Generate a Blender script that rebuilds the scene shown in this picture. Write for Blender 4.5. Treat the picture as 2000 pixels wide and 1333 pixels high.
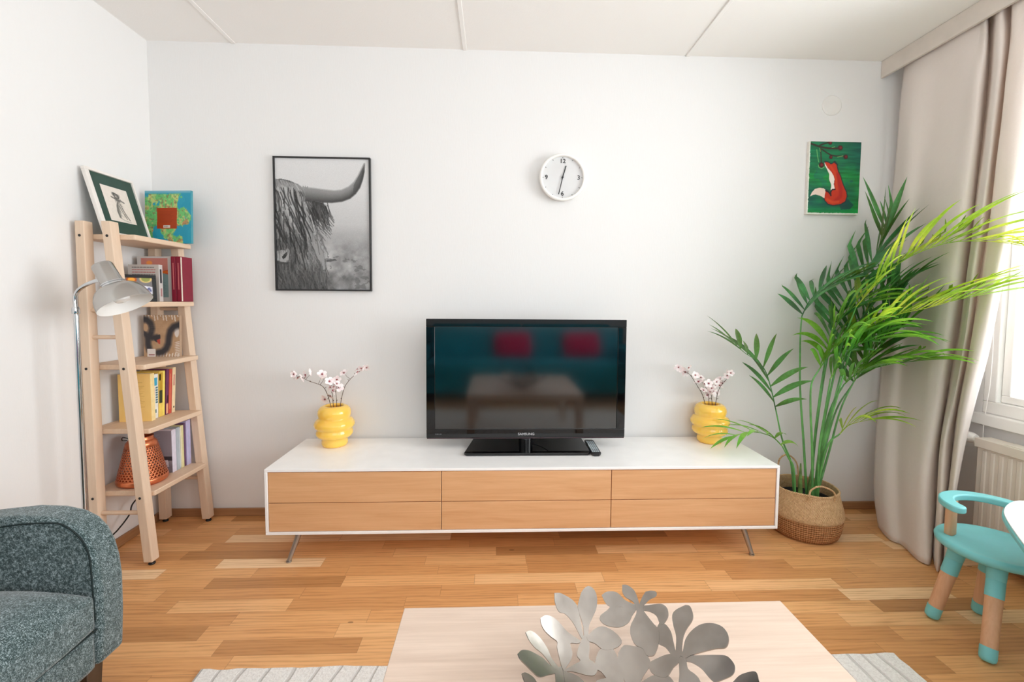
import bpy, bmesh, math, random
import numpy as np
from mathutils import Vector, Matrix, Euler
from mathutils import noise as mnoise

for _o in list(bpy.data.objects):
    bpy.data.objects.remove(_o)
SC = bpy.context.scene
COL = SC.collection
PI = math.pi

# ------------------------------------------------------------------ camera
cd = bpy.data.cameras.new('camera')
cam = bpy.data.objects.new('camera', cd)
COL.objects.link(cam)
SC.camera = cam
cd.sensor_width = 36.0
cd.lens = 877.08 / 2000 * 36.0
cd.shift_y = -27.47 / 2000
cd.clip_start = 0.02
_yaw, _pitch, _roll = 0.0389377, 0.0567451, 0.00691867
_f = Vector((math.sin(_yaw) * math.cos(_pitch), math.cos(_yaw) * math.cos(_pitch), -math.sin(_pitch)))
_r = Vector((math.cos(_yaw), -math.sin(_yaw), 0))
_u = _r.cross(_f)
_r2 = math.cos(_roll) * _r + math.sin(_roll) * _u
_u2 = -math.sin(_roll) * _r + math.cos(_roll) * _u
_m = Matrix((( _r2.x, _u2.x, -_f.x, 1.78753), (_r2.y, _u2.y, -_f.y, -2.44916), (_r2.z, _u2.z, -_f.z, 1.17784), (0, 0, 0, 1)))
cam.matrix_world = _m

# ------------------------------------------------------------------ world, light, exposure
SC.view_settings.view_transform = 'Standard'
SC.view_settings.look = 'None'
SC.view_settings.gamma = 1.0
SC.view_settings.use_curve_mapping = False
SC.view_settings.exposure = -0.33
SC.cycles.max_bounces = 14
SC.cycles.diffuse_bounces = 9
W = bpy.data.worlds.new('sky')
SC.world = W
W.use_nodes = True
W.node_tree.nodes['Background'].inputs[0].default_value = (0.86, 0.93, 1.0, 1)
W.node_tree.nodes['Background'].inputs[1].default_value = 1.45


def area_light(name, loc, rot, sx, sy, power, color, spread=180):
    l = bpy.data.lights.new(name, 'AREA')
    l.shape = 'RECTANGLE'
    l.size, l.size_y = sx, sy
    l.energy = power
    l.color = color
    l.spread = math.radians(spread)
    o = bpy.data.objects.new(name, l)
    o.location = loc
    o.rotation_euler = rot
    COL.objects.link(o)
    return o


# daylight coming in at the side window; rear lamps are fill at added windows
area_light('daylight_side_window', (4.42, -1.42, 1.55), (0, PI / 2, 0), 1.9, 2.2, 88, (0.96, 0.985, 1.0), 130)
area_light('fill_light_side_rear', (4.42, -3.35, 1.55), (0, PI / 2, 0), 1.7, 1.1, 34, (0.96, 0.985, 1.0), 130)
area_light('fill_light_rear', (2.5, -4.55, 1.75), (PI / 2, 0, 0), 2.4, 1.3, 30, (0.96, 0.98, 1.0))
# added fill lamps tilted up to brighten the ceiling, imitating light off the ground
area_light('up_fill_side', (4.75, -1.5, 0.75), (0, math.radians(118), 0), 1.2, 2.4, 22, (0.97, 0.985, 1.0))
area_light('up_fill_rear', (2.4, -4.95, 0.9), (math.radians(118), 0, 0), 2.6, 1.0, 70, (0.97, 0.985, 1.0))

# measured outlines, in metres
D = {'FR': [([(3.407,-0.24,0.222),(3.385,-0.23,0.448),(3.367,-0.21,0.737),(3.363,-0.2,1.002),(3.366,-0.2,1.112)],[(3.366,-0.2,1.112),(3.4,-0.2,1.186),(3.452,-0.2,1.234),(3.511,-0.21,1.265),(3.569,-0.22,1.292)],8,0.17,0.25,0,0.019),([(3.427,-0.24,0.222),(3.451,-0.22,0.471),(3.519,-0.18,0.839),(3.573,-0.16,1.053)],[(3.559,-0.16,1.053),(3.622,-0.16,1.193),(3.69,-0.17,1.308),(3.746,-0.18,1.401),(3.77,-0.2,1.477),(3.778,-0.22,1.552)],12,0.25,0.15,0,0.021),([(3.428,-0.26,0.23),(3.455,-0.26,0.51),(3.496,-0.3,0.934),(3.535,-0.34,1.163)],[(3.535,-0.34,1.163),(3.584,-0.37,1.251),(3.627,-0.42,1.338),(3.662,-0.47,1.39),(3.695,-0.52,1.421),(3.736,-0.58,1.443),(3.784,-0.64,1.442),(3.826,-0.7,1.429),(3.872,-0.76,1.406)],16,0.26,0.3,2,0.017),([(3.439,-0.26,0.222),(3.46,-0.28,0.49),(3.5,-0.32,0.809),(3.51,-0.36,0.99)],[(3.51,-0.36,0.99),(3.553,-0.38,1.054),(3.583,-0.42,1.095),(3.629,-0.47,1.132),(3.693,-0.54,1.162),(3.743,-0.6,1.193),(3.777,-0.66,1.213)],13,0.25,0.35,2,0.018),([(3.491,-0.22,0.204),(3.546,-0.2,0.41),(3.596,-0.2,0.627),(3.66,-0.2,0.775)],[(3.66,-0.2,0.775),(3.687,-0.22,0.84),(3.711,-0.25,0.918),(3.738,-0.29,0.997),(3.776,-0.33,1.064)],9,0.27,0.2,1,0.022),([(3.408,-0.28,0.231),(3.386,-0.29,0.441),(3.361,-0.3,0.652),(3.353,-0.31,0.782),(3.381,-0.32,0.855)],[(3.381,-0.32,0.855),(3.402,-0.34,0.913),(3.439,-0.37,0.986),(3.482,-0.4,1.03),(3.535,-0.43,1.057)],9,0.2,0.8,1,0.02),([(3.442,-0.27,0.226),(3.43,-0.28,0.437),(3.437,-0.3,0.652),(3.44,-0.32,0.809)],[(3.44,-0.32,0.809),(3.467,-0.34,0.883),(3.496,-0.37,0.954),(3.53,-0.41,1.0),(3.572,-0.46,1.019)],9,0.22,0.75,1,0.021),([(3.475,-0.22,0.205),(3.506,-0.2,0.437),(3.584,-0.17,0.674),(3.637,-0.16,0.891)],[(3.637,-0.16,0.891),(3.683,-0.17,1.027),(3.736,-0.19,1.162),(3.788,-0.22,1.228),(3.852,-0.25,1.267)],9,0.23,0.3,0,0.021),([(3.433,-0.26,0.244),(3.454,-0.3,0.457),(3.493,-0.33,0.536)],[(3.493,-0.33,0.536),(3.513,-0.35,0.58),(3.539,-0.37,0.603),(3.568,-0.39,0.618)],3,0.2,0.75,2,0.015),([(3.368,-0.2,0.205),(3.342,-0.2,0.343),(3.291,-0.2,0.465),(3.242,-0.21,0.63)],[(3.242,-0.21,0.63),(3.203,-0.22,0.752),(3.162,-0.23,0.841),(3.106,-0.24,0.892),(3.046,-0.25,0.927),(2.986,-0.26,0.974)],6,0.17,0.3,0,0.02),([(3.345,-0.24,0.223),(3.322,-0.25,0.334),(3.286,-0.26,0.392),(3.245,-0.27,0.456)],[(3.245,-0.27,0.456),(3.189,-0.28,0.504),(3.116,-0.29,0.531),(3.045,-0.3,0.537),(2.975,-0.31,0.522)],5,0.14,0.6,1,0.016),([(3.462,-0.24,0.221),(3.469,-0.24,0.423),(3.494,-0.26,0.642),(3.55,-0.27,0.77)],[(3.55,-0.27,0.77),(3.576,-0.3,0.819),(3.623,-0.34,0.858),(3.679,-0.39,0.891),(3.746,-0.45,0.914)],10,0.2,0.45,1,0.021),([(3.444,-0.22,0.213),(3.447,-0.22,0.444),(3.456,-0.23,0.688),(3.47,-0.24,0.901)],[(3.47,-0.24,0.901),(3.492,-0.25,1.019),(3.525,-0.27,1.111),(3.568,-0.3,1.167),(3.618,-0.34,1.188)],9,0.2,0.8,1,0.02),([(3.501,-0.2,0.204),(3.534,-0.18,0.403),(3.614,-0.15,0.615),(3.7,-0.14,0.745)],[(3.7,-0.14,0.745),(3.768,-0.14,0.856),(3.823,-0.15,0.977),(3.853,-0.17,1.109),(3.865,-0.19,1.216)],10,0.21,0.4,0,0.021)],'PET': [[(-0.1016,0.1755),(-0.0881,0.1793),(-0.071,0.1775),(-0.0587,0.173),(-0.0517,0.1634),(-0.0493,0.1377),(-0.0487,0.1233),(-0.0529,0.1185),(-0.0658,0.1388),(-0.081,0.1495),(-0.095,0.1496),(-0.1019,0.1615)],[(-0.05,0.1734),(-0.0397,0.1902),(-0.0247,0.1994),(-0.0121,0.1958),(-0.0072,0.1844),(-0.0114,0.1688),(-0.024,0.1525),(-0.0336,0.1396),(-0.038,0.1248),(-0.0472,0.1194),(-0.0459,0.1382),(-0.0503,0.1557),(-0.0523,0.1653)],[(-0.1369,0.1231),(-0.1249,0.1331),(-0.1107,0.1362),(-0.0973,0.1325),(-0.0848,0.1238),(-0.0719,0.1188),(-0.0565,0.1136),(-0.0629,0.1081),(-0.0784,0.1044),(-0.0768,0.0896),(-0.0815,0.0772),(-0.0917,0.0624),(-0.0998,0.0511),(-0.1035,0.0602),(-0.1055,0.0732),(-0.1074,0.0882),(-0.106,0.0987),(-0.1176,0.1016),(-0.1304,0.1068),(-0.1363,0.1148)],[(-0.1695,0.0811),(-0.1611,0.0896),(-0.1504,0.0919),(-0.1377,0.0877),(-0.1271,0.0772),(-0.1209,0.0641),(-0.1107,0.0548),(-0.104,0.0482),(-0.1149,0.042),(-0.1238,0.0508),(-0.1377,0.0623),(-0.1527,0.0651),(-0.1625,0.0706)],[(-0.1877,0.0271),(-0.1797,0.0407),(-0.1666,0.0504),(-0.1537,0.0537),(-0.1385,0.0547),(-0.1265,0.0494),(-0.1107,0.0452),(-0.1316,0.028),(-0.1503,0.0116),(-0.1622,0.0132),(-0.1739,0.0168),(-0.1833,0.0191)],[(-0.1827,-0.0098),(-0.1751,-0.0009),(-0.1631,0.0014),(-0.1566,-0.004),(-0.153,-0.0156),(-0.173,-0.0346),(-0.1799,-0.0203)],[(-0.1174,0.042),(-0.1052,0.0571),(-0.0952,0.0565),(-0.094,0.0475),(-0.1018,0.0299),(-0.1065,0.0148),(-0.1196,0.0079),(-0.1182,0.0267)],[(-0.0492,0.1233),(-0.038,0.1248),(-0.0391,0.1057),(-0.0441,0.0878),(-0.036,0.0823),(-0.0295,0.0741),(-0.0382,0.0606),(-0.0517,0.0573),(-0.067,0.0573),(-0.0825,0.0563),(-0.1011,0.0506),(-0.0777,0.0693),(-0.0628,0.0799),(-0.0679,0.0875),(-0.0627,0.1018),(-0.0533,0.1163)],[(-0.0426,0.1221),(-0.0247,0.1352),(-0.0082,0.1406),(0.0065,0.1378),(0.0208,0.1287),(0.0291,0.1163),(0.021,0.1087),(0.0037,0.1045),(-0.0124,0.1046),(-0.0267,0.1133),(-0.0397,0.1162)],[(0.0037,0.1872),(0.0164,0.1915),(0.0336,0.19),(0.0437,0.1838),(0.0529,0.1746),(0.0774,0.1602),(0.0709,0.1575),(0.042,0.1665),(0.0197,0.169),(0.0097,0.1754)],[(0.0202,0.1709),(0.0419,0.1659),(0.0714,0.1593),(0.0602,0.1502),(0.0508,0.142),(0.0343,0.1378),(0.0152,0.1393),(-0.0005,0.144),(-0.0081,0.1511),(-0.0043,0.1581),(0.0101,0.1647)],[(0.0517,0.1974),(0.0615,0.1952),(0.0724,0.1871),(0.077,0.1782),(0.0791,0.1658),(0.0781,0.158),(0.0724,0.1625),(0.0662,0.1709),(0.0541,0.1792),(0.0492,0.1878)],[(0.0967,0.1765),(0.1076,0.1744),(0.1172,0.1688),(0.1147,0.1632),(0.101,0.1631),(0.0884,0.1591),(0.0807,0.1573),(0.0777,0.1612),(0.0879,0.1713)],[(0.0777,0.1612),(0.0987,0.1558),(0.1117,0.1527),(0.1216,0.1487),(0.1294,0.1394),(0.1289,0.129),(0.1234,0.123),(0.114,0.1197),(0.1087,0.124),(0.1062,0.1366),(0.0957,0.1466),(0.0786,0.1549)],[(0.0703,0.165),(0.0861,0.1608),(0.0848,0.1521),(0.0907,0.14),(0.0975,0.1272),(0.1039,0.1142),(0.0978,0.0969),(0.0902,0.0865),(0.0816,0.0805),(0.0697,0.0843),(0.0657,0.0964),(0.0549,0.1045),(0.0506,0.1129),(0.049,0.1258),(0.0537,0.1373),(0.065,0.1472),(0.0704,0.154)],[(0.1091,0.125),(0.1187,0.1176),(0.1241,0.1031),(0.1227,0.0858),(0.1215,0.0725),(0.1237,0.0619),(0.1131,0.0674),(0.1065,0.0844),(0.0943,0.0983),(0.0991,0.116)],[(0.1626,0.1259),(0.1694,0.1194),(0.1696,0.1058),(0.1644,0.0979),(0.1516,0.0924),(0.1418,0.0845),(0.1336,0.0706),(0.1289,0.059),(0.1195,0.0642),(0.13,0.0911),(0.1314,0.1083),(0.1347,0.1241),(0.1446,0.1286)],[(0.1258,0.0608),(0.1323,0.0642),(0.1434,0.0788),(0.1591,0.0852),(0.1765,0.0834),(0.1922,0.0727),(0.2027,0.0575),(0.2058,0.0412),(0.2019,0.0288),(0.1934,0.0239),(0.1793,0.0348),(0.1593,0.0449),(0.1419,0.0509),(0.1324,0.0521)],[(0.1229,0.06),(0.138,0.0535),(0.1536,0.0433),(0.1719,0.0294),(0.1878,0.0128),(0.1915,-0.0029),(0.1894,-0.0158),(0.1809,-0.0231),(0.1671,-0.0188),(0.1559,-0.0135),(0.1523,-0.0018),(0.1484,0.0207),(0.1393,0.0389),(0.1287,0.0494)],[(0.1262,0.0617),(0.116,0.0683),(0.1049,0.0731),(0.0871,0.074),(0.0692,0.0709),(0.0684,0.0572),(0.0771,0.046),(0.092,0.0389),(0.1082,0.0484),(0.1197,0.052)],[(0.1221,0.058),(0.1324,0.0521),(0.1297,0.0338),(0.1357,0.0194),(0.1384,0.0066),(0.1336,-0.0065),(0.104,0.0074),(0.1134,0.0333)],[(0.0169,0.0984),(0.0257,0.1061),(0.0347,0.1092),(0.052,0.104),(0.0639,0.0991),(0.0704,0.0863),(0.0727,0.0698),(0.0652,0.0629),(0.0516,0.0525),(0.0364,0.0367),(0.019,0.0369),(0.0151,0.0676),(0.0135,0.0856)],[(-0.0245,0.0986),(-0.0162,0.1055),(0.0045,0.1077),(0.0124,0.0966),(0.0162,0.081),(0.0164,0.0675),(0.0124,0.0399),(-0.0056,0.0383),(-0.0146,0.0522),(-0.0239,0.0666),(-0.0353,0.0734),(-0.0297,0.0895)],[(0.1767,-0.0355),(0.1886,-0.0342),(0.2001,-0.0416),(0.206,-0.0506),(0.2028,-0.0626),(0.193,-0.0782),(0.1711,-0.0459)],[(0.0464,0.0445),(0.0658,0.0498),(0.0801,0.0473),(0.095,0.04),(0.1004,0.0224),(0.0981,0.0105),(0.042,0.0307)],[(-0.1011,0.0506),(-0.0806,0.0522),(-0.0664,0.0469),(-0.0594,0.0319),(-0.0965,0.0169)],[(-0.0379,0.0502),(-0.0241,0.0552),(-0.0114,0.0547),(-0.0062,0.0359),(-0.0444,0.0326)]],'BC': (2.02,-1.7,0.456,2.381),'CUR': [[(3.95,-0.08,2.485),(3.95,-0.076,2.4),(3.95,-0.07,2.3),(3.95,-0.064,2.15),(3.95,-0.054,1.9),(3.95,-0.044,1.6),(3.95,-0.04,1.3),(3.95,-0.038,1.0),(3.95,-0.034,0.75),(3.925,-0.054,0.55),(3.888,-0.096,0.35),(3.845,-0.156,0.15),(3.811,-0.226,0.006)],[(3.922,-0.176,2.485),(3.922,-0.168,2.4),(3.9,-0.186,2.3),(3.895,-0.18,2.15),(3.895,-0.18,1.9),(3.895,-0.174,1.6),(3.895,-0.168,1.3),(3.895,-0.166,1.0),(3.895,-0.16,0.75),(3.87,-0.176,0.55),(3.833,-0.218,0.35),(3.79,-0.28,0.15),(3.756,-0.352,0.006)],[(3.922,-0.328,2.485),(3.922,-0.318,2.4),(3.915,-0.314,2.3),(3.915,-0.294,2.15),(3.915,-0.266,1.9),(3.915,-0.232,1.6),(3.915,-0.22,1.3),(3.915,-0.214,1.0),(3.915,-0.208,0.75),(3.89,-0.232,0.55),(3.853,-0.278,0.35),(3.81,-0.34,0.15),(3.776,-0.4,0.006)],[(3.922,-0.452,2.485),(3.922,-0.458,2.4),(3.9,-0.462,2.3),(3.885,-0.452,2.15),(3.885,-0.412,1.9),(3.885,-0.376,1.6),(3.885,-0.358,1.3),(3.885,-0.344,1.0),(3.885,-0.328,0.75),(3.86,-0.332,0.55),(3.823,-0.368,0.35),(3.78,-0.434,0.15),(3.746,-0.496,0.006)],[(3.922,-0.48,2.485),(3.922,-0.484,2.4),(3.9,-0.502,2.3),(3.87,-0.524,2.15),(3.87,-0.508,1.9),(3.87,-0.476,1.6),(3.87,-0.446,1.3),(3.87,-0.42,1.0),(3.87,-0.4,0.75),(3.845,-0.408,0.55),(3.808,-0.434,0.35),(3.765,-0.49,0.15),(3.731,-0.546,0.006)],[(3.922,-0.5,2.485),(3.922,-0.506,2.4),(3.9,-0.526,2.3),(3.89,-0.532,2.15),(3.89,-0.522,1.9),(3.89,-0.502,1.6),(3.89,-0.48,1.3),(3.89,-0.456,1.0),(3.89,-0.436,0.75),(3.865,-0.442,0.55),(3.828,-0.462,0.35),(3.785,-0.512,0.15),(3.751,-0.562,0.006)],[(3.992,-0.452,2.485),(3.992,-0.456,2.4),(3.98,-0.468,2.3),(3.98,-0.47,2.15),(3.98,-0.464,1.9),(3.98,-0.45,1.6),(3.98,-0.432,1.3),(3.98,-0.408,1.0),(3.98,-0.386,0.75),(3.955,-0.39,0.55),(3.918,-0.418,0.35),(3.875,-0.458,0.15),(3.841,-0.49,0.006)],[(3.922,-0.532,2.485),(3.922,-0.538,2.4),(3.9,-0.56,2.3),(3.9,-0.56,2.15),(3.9,-0.554,1.9),(3.9,-0.536,1.6),(3.9,-0.516,1.3),(3.9,-0.494,1.0),(3.9,-0.47,0.75),(3.875,-0.472,0.55),(3.838,-0.502,0.35),(3.795,-0.542,0.15),(3.761,-0.578,0.006)],[(3.922,-0.564,2.485),(3.922,-0.568,2.4),(3.9,-0.592,2.3),(3.88,-0.606,2.15),(3.88,-0.596,1.9),(3.88,-0.578,1.6),(3.88,-0.56,1.3),(3.88,-0.538,1.0),(3.88,-0.51,0.75),(3.855,-0.506,0.55),(3.818,-0.536,0.35),(3.775,-0.578,0.15),(3.741,-0.616,0.006)],[(3.977,-0.544,2.485),(3.977,-0.548,2.4),(3.965,-0.562,2.3),(3.965,-0.556,2.15),(3.965,-0.546,1.9),(3.965,-0.53,1.6),(3.965,-0.506,1.3),(3.965,-0.478,1.0),(3.965,-0.454,0.75),(3.94,-0.458,0.55),(3.903,-0.486,0.35),(3.86,-0.52,0.15),(3.826,-0.552,0.006)],[(3.922,-0.6,2.485),(3.922,-0.606,2.4),(3.9,-0.63,2.3),(3.88,-0.642,2.15),(3.88,-0.63,1.9),(3.88,-0.614,1.6),(3.88,-0.592,1.3),(3.88,-0.566,1.0),(3.88,-0.538,0.75),(3.855,-0.544,0.55),(3.818,-0.57,0.35),(3.775,-0.608,0.15),(3.741,-0.644,0.006)],[(3.922,-0.646,2.485),(3.922,-0.65,2.4),(3.9,-0.674,2.3),(3.86,-0.704,2.15),(3.86,-0.692,1.9),(3.86,-0.676,1.6),(3.86,-0.648,1.3),(3.86,-0.616,1.0),(3.86,-0.58,0.75),(3.835,-0.578,0.55),(3.798,-0.6,0.35),(3.755,-0.636,0.15),(3.721,-0.672,0.006)],[(3.922,-0.704,2.485),(3.922,-0.71,2.4),(3.9,-0.732,2.3),(3.9,-0.732,2.15),(3.9,-0.72,1.9),(3.9,-0.692,1.6),(3.9,-0.656,1.3),(3.9,-0.622,1.0),(3.9,-0.574,0.75),(3.875,-0.562,0.55),(3.838,-0.582,0.35),(3.795,-0.612,0.15),(3.761,-0.646,0.006)]],'BRL': [[(0.952,-0.13,0.616),(0.932,-0.13,0.691),(0.912,-0.13,0.731),(0.89,-0.14,0.749),(0.849,-0.15,0.766),(0.813,-0.15,0.785),(0.78,-0.15,0.795)],[(0.993,-0.13,0.616),(1.001,-0.12,0.681),(1.018,-0.12,0.734),(1.048,-0.13,0.773),(1.082,-0.13,0.803),(1.114,-0.14,0.825),(1.129,-0.14,0.836)],[(0.962,-0.13,0.616),(0.954,-0.12,0.668),(0.95,-0.12,0.708),(0.941,-0.11,0.74),(0.931,-0.11,0.754)],[(0.978,-0.13,0.616),(0.98,-0.14,0.672),(0.981,-0.15,0.714),(0.984,-0.15,0.748)]],'BRR': [[(2.929,-0.105,0.605),(2.907,-0.1,0.682),(2.877,-0.1,0.732),(2.832,-0.11,0.792),(2.799,-0.12,0.81),(2.76,-0.12,0.827)],[(2.974,-0.105,0.605),(2.986,-0.1,0.674),(3.001,-0.1,0.724),(3.028,-0.11,0.767),(3.038,-0.12,0.802)],[(2.943,-0.105,0.605),(2.941,-0.1,0.674),(2.942,-0.09,0.7),(2.915,-0.09,0.736)],[(2.963,-0.105,0.605),(2.952,-0.11,0.676),(2.952,-0.12,0.72),(2.962,-0.13,0.749)]],'BLL': [(0.776,-0.146,0.797,0),(0.824,-0.127,0.795,0),(0.814,-0.138,0.785,0),(0.851,-0.124,0.809,0),(0.902,-0.122,0.795,0),(0.927,-0.156,0.783,0),(0.952,-0.159,0.765,3),(0.943,-0.11,0.748,2),(0.958,-0.144,0.716,3),(0.985,-0.146,0.749,3),(0.968,-0.1,0.766,2),(0.992,-0.132,0.728,3),(0.913,-0.11,0.666,0),(0.95,-0.131,0.689,0),(1.015,-0.122,0.802,1),(1.087,-0.151,0.817,1),(1.121,-0.122,0.831,1),(0.963,-0.108,0.709,2)],'BLR': [(2.769,-0.104,0.826,0),(2.815,-0.091,0.806,0),(2.826,-0.095,0.832,0),(2.848,-0.131,0.794,0),(2.898,-0.09,0.772,2),(2.883,-0.1,0.751,0),(2.902,-0.117,0.709,0),(2.921,-0.133,0.75,3),(2.952,-0.083,0.714,2),(2.963,-0.107,0.733,3),(2.979,-0.092,0.697,1),(3.001,-0.082,0.759,1),(3.007,-0.092,0.765,1),(3.026,-0.08,0.74,1),(3.041,-0.111,0.805,1),(2.936,-0.087,0.677,2),(2.959,-0.108,0.708,3),(3.007,-0.079,0.728,1)],'LAMP': [(0.171,-0.65,1.145),(0.17,-0.65,1.173),(0.174,-0.65,1.192),(0.185,-0.65,1.21),(0.21,-0.65,1.228),(0.245,-0.65,1.244),(0.26,-0.65,1.246)],'SH': [(0.247,-0.62,1.313),(0.302,-0.655,1.242),(0.421,-0.73,1.153)],'KT': [(3.667,-1.009,0.5),(3.63,-0.994,0.5),(3.605,-0.992,0.5),(3.568,-1.003,0.5),(3.518,-1.029,0.5),(3.462,-1.069,0.5),(3.414,-1.117,0.5),(3.357,-1.183,0.5),(3.28,-1.278,0.5),(3.196,-1.381,0.5)],'SEAM': [(0.453,-1.215,0.556),(0.529,-1.215,0.571),(0.604,-1.215,0.573),(0.641,-1.215,0.562),(0.677,-1.215,0.527),(0.695,-1.215,0.484),(0.7,-1.215,0.423)],'CAB': [(0.07,-0.302,0.248),(0.07,-0.295,0.202),(0.07,-0.312,0.165),(0.07,-0.346,0.14),(0.07,-0.384,0.121),(0.07,-0.426,0.098)],'CORD': [(4.03,-0.503,0.959),(4.03,-0.501,0.817),(4.03,-0.485,0.623),(4.03,-0.475,0.451),(4.03,-0.474,0.316)],'HB': [(3.34,-0.1,0.292),(3.347,-0.1,0.329),(3.375,-0.1,0.351),(3.41,-0.1,0.343),(3.443,-0.1,0.305),(3.454,-0.1,0.248),(3.453,-0.1,0.205)],'HF': [(3.311,-0.385,0.242),(3.317,-0.385,0.272),(3.339,-0.385,0.289),(3.367,-0.385,0.294),(3.403,-0.385,0.284),(3.432,-0.385,0.266),(3.443,-0.385,0.24)]}

# ------------------------------------------------------------------ helpers
def lin1(v):
    v = v / 255.0
    return v / 12.92 if v <= 0.04045 else ((v + 0.055) / 1.055) ** 2.4


def lin(c):
    return (lin1(c[0]), lin1(c[1]), lin1(c[2]), 1.0)


class NT:
    def __init__(self, name):
        self.m = bpy.data.materials.new(name)
        self.m.use_nodes = True
        self.t = self.m.node_tree
        self.b = self.t.nodes['Principled BSDF']

    def n(self, kind, **kw):
        nd = self.t.nodes.new(kind)
        for k, v in kw.items():
            setattr(nd, k, v)
        return nd

    def set(self, sock, v):
        if isinstance(v, bpy.types.NodeSocket):
            self.t.links.new(v, sock)
        else:
            sock.default_value = v

    def math(self, op, a, b=None, c=None):
        nd = self.n('ShaderNodeMath', operation=op)
        self.set(nd.inputs[0], a)
        if b is not None:
            self.set(nd.inputs[1], b)
        if c is not None:
            self.set(nd.inputs[2], c)
        return nd.outputs[0]

    def obj(self):
        return self.n('ShaderNodeTexCoord').outputs['Object']

    def sep(self, v):
        nd = self.n('ShaderNodeSeparateXYZ')
        self.set(nd.inputs[0], v)
        return nd.outputs

    def comb(self, x, y, z):
        nd = self.n('ShaderNodeCombineXYZ')
        self.set(nd.inputs[0], x)
        self.set(nd.inputs[1], y)
        self.set(nd.inputs[2], z)
        return nd.outputs[0]

    def mapping(self, v, scale=(1, 1, 1), rot=(0, 0, 0), loc=(0, 0, 0)):
        nd = self.n('ShaderNodeMapping')
        self.set(nd.inputs['Vector'], v)
        nd.inputs['Scale'].default_value = scale
        nd.inputs['Rotation'].default_value = rot
        nd.inputs['Location'].default_value = loc
        return nd.outputs[0]

    def noise(self, v, scale, detail=4, rough=0.5, dist=0):
        nd = self.n('ShaderNodeTexNoise')
        self.set(nd.inputs['Vector'], v)
        nd.inputs['Scale'].default_value = scale
        nd.inputs['Detail'].default_value = detail
        nd.inputs['Roughness'].default_value = rough
        nd.inputs['Distortion'].default_value = dist
        return nd.outputs[0]

    def wave(self, v, scale, dist=0, detail=2, dirn='X', dscale=1.0):
        nd = self.n('ShaderNodeTexWave')
        nd.bands_direction = dirn
        self.set(nd.inputs['Vector'], v)
        nd.inputs['Scale'].default_value = scale
        nd.inputs['Distortion'].default_value = dist
        nd.inputs['Detail'].default_value = detail
        nd.inputs['Detail Scale'].default_value = dscale
        return nd.outputs[1]

    def white(self, v):
        nd = self.n('ShaderNodeTexWhiteNoise', noise_dimensions='3D')
        self.set(nd.inputs['Vector'], v)
        return nd.outputs[0]

    def ramp(self, f, stops, interp='LINEAR'):
        nd = self.n('ShaderNodeValToRGB')
        self.set(nd.inputs[0], f)
        cr = nd.color_ramp
        cr.interpolation = interp
        while len(cr.elements) < len(stops):
            cr.elements.new(0.5)
        for e, (p, c) in zip(cr.elements, stops):
            e.position = p
            e.color = lin(c)
        return nd.outputs[0]

    def mix(self, f, a, b, mode='MIX'):
        nd = self.n('ShaderNodeMix', data_type='RGBA', blend_type=mode)
        self.set(nd.inputs[0], f)
        self.set(nd.inputs[6], a)
        self.set(nd.inputs[7], b)
        return nd.outputs[2]

    def bump(self, h, strength=0.2, dist=0.01):
        nd = self.n('ShaderNodeBump')
        nd.inputs['Strength'].default_value = strength
        nd.inputs['Distance'].default_value = dist
        self.set(nd.inputs['Height'], h)
        self.t.links.new(nd.outputs[0], self.b.inputs['Normal'])

    def base(self, v):
        self.set(self.b.inputs['Base Color'], v)


def plain(name, rgb, rough=0.5, metal=0.0, var=0.04, vscale=12, spec=0.5, coat=0.0, bump=0.0, bscale=200, sss=0.0):
    """plain surface with slight procedural variation"""
    k = NT(name)
    v = k.noise(k.obj(), vscale, 3)
    a = tuple(max(0, c * (1 - var)) for c in rgb)
    b = tuple(min(255, c * (1 + var)) for c in rgb)
    k.base(k.ramp(v, [(0.3, a), (0.7, b)]))
    k.b.inputs['Roughness'].default_value = rough
    k.b.inputs['Metallic'].default_value = metal
    k.b.inputs['Specular IOR Level'].default_value = spec
    k.b.inputs['Coat Weight'].default_value = coat
    if sss:
        k.b.inputs['Subsurface Weight'].default_value = sss
        k.b.inputs['Subsurface Radius'].default_value = (0.02, 0.012, 0.004)
        k.b.inputs['Subsurface Scale'].default_value = 0.5
    if bump:
        k.bump(k.noise(k.obj(), bscale, 3), bump, 0.002)
    return k.m


def wood(name, c1, c2, axis='X', scale=1.0, rough=0.5, contrast=1.0, off=0.0):
    """straight-grained wood, the grain running along axis"""
    k = NT(name)
    s = {'X': (1.2, 18, 18), 'Y': (18, 1.2, 18), 'Z': (18, 18, 1.2)}[axis]
    v = k.mapping(k.obj(), tuple(q * scale for q in s), loc=(off, off * 0.7, off * 0.3))
    g1 = k.noise(v, 2.2, 6, 0.6, 0.6)
    s2 = tuple(q * 5 if q > 2 else q * 2 for q in s)
    g2 = k.noise(k.mapping(k.obj(), tuple(q * scale for q in s2)), 2.0, 3, 0.5)
    f = k.math('ADD', k.math('MULTIPLY', g1, 0.7), k.math('MULTIPLY', g2, 0.3))
    lo, hi = 0.5 - 0.16 / contrast, 0.5 + 0.16 / contrast
    k.base(k.ramp(f, [(lo, c2), (hi, c1)]))
    k.b.inputs['Roughness'].default_value = rough
    k.bump(f, 0.08, 0.002)
    return k.m


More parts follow.
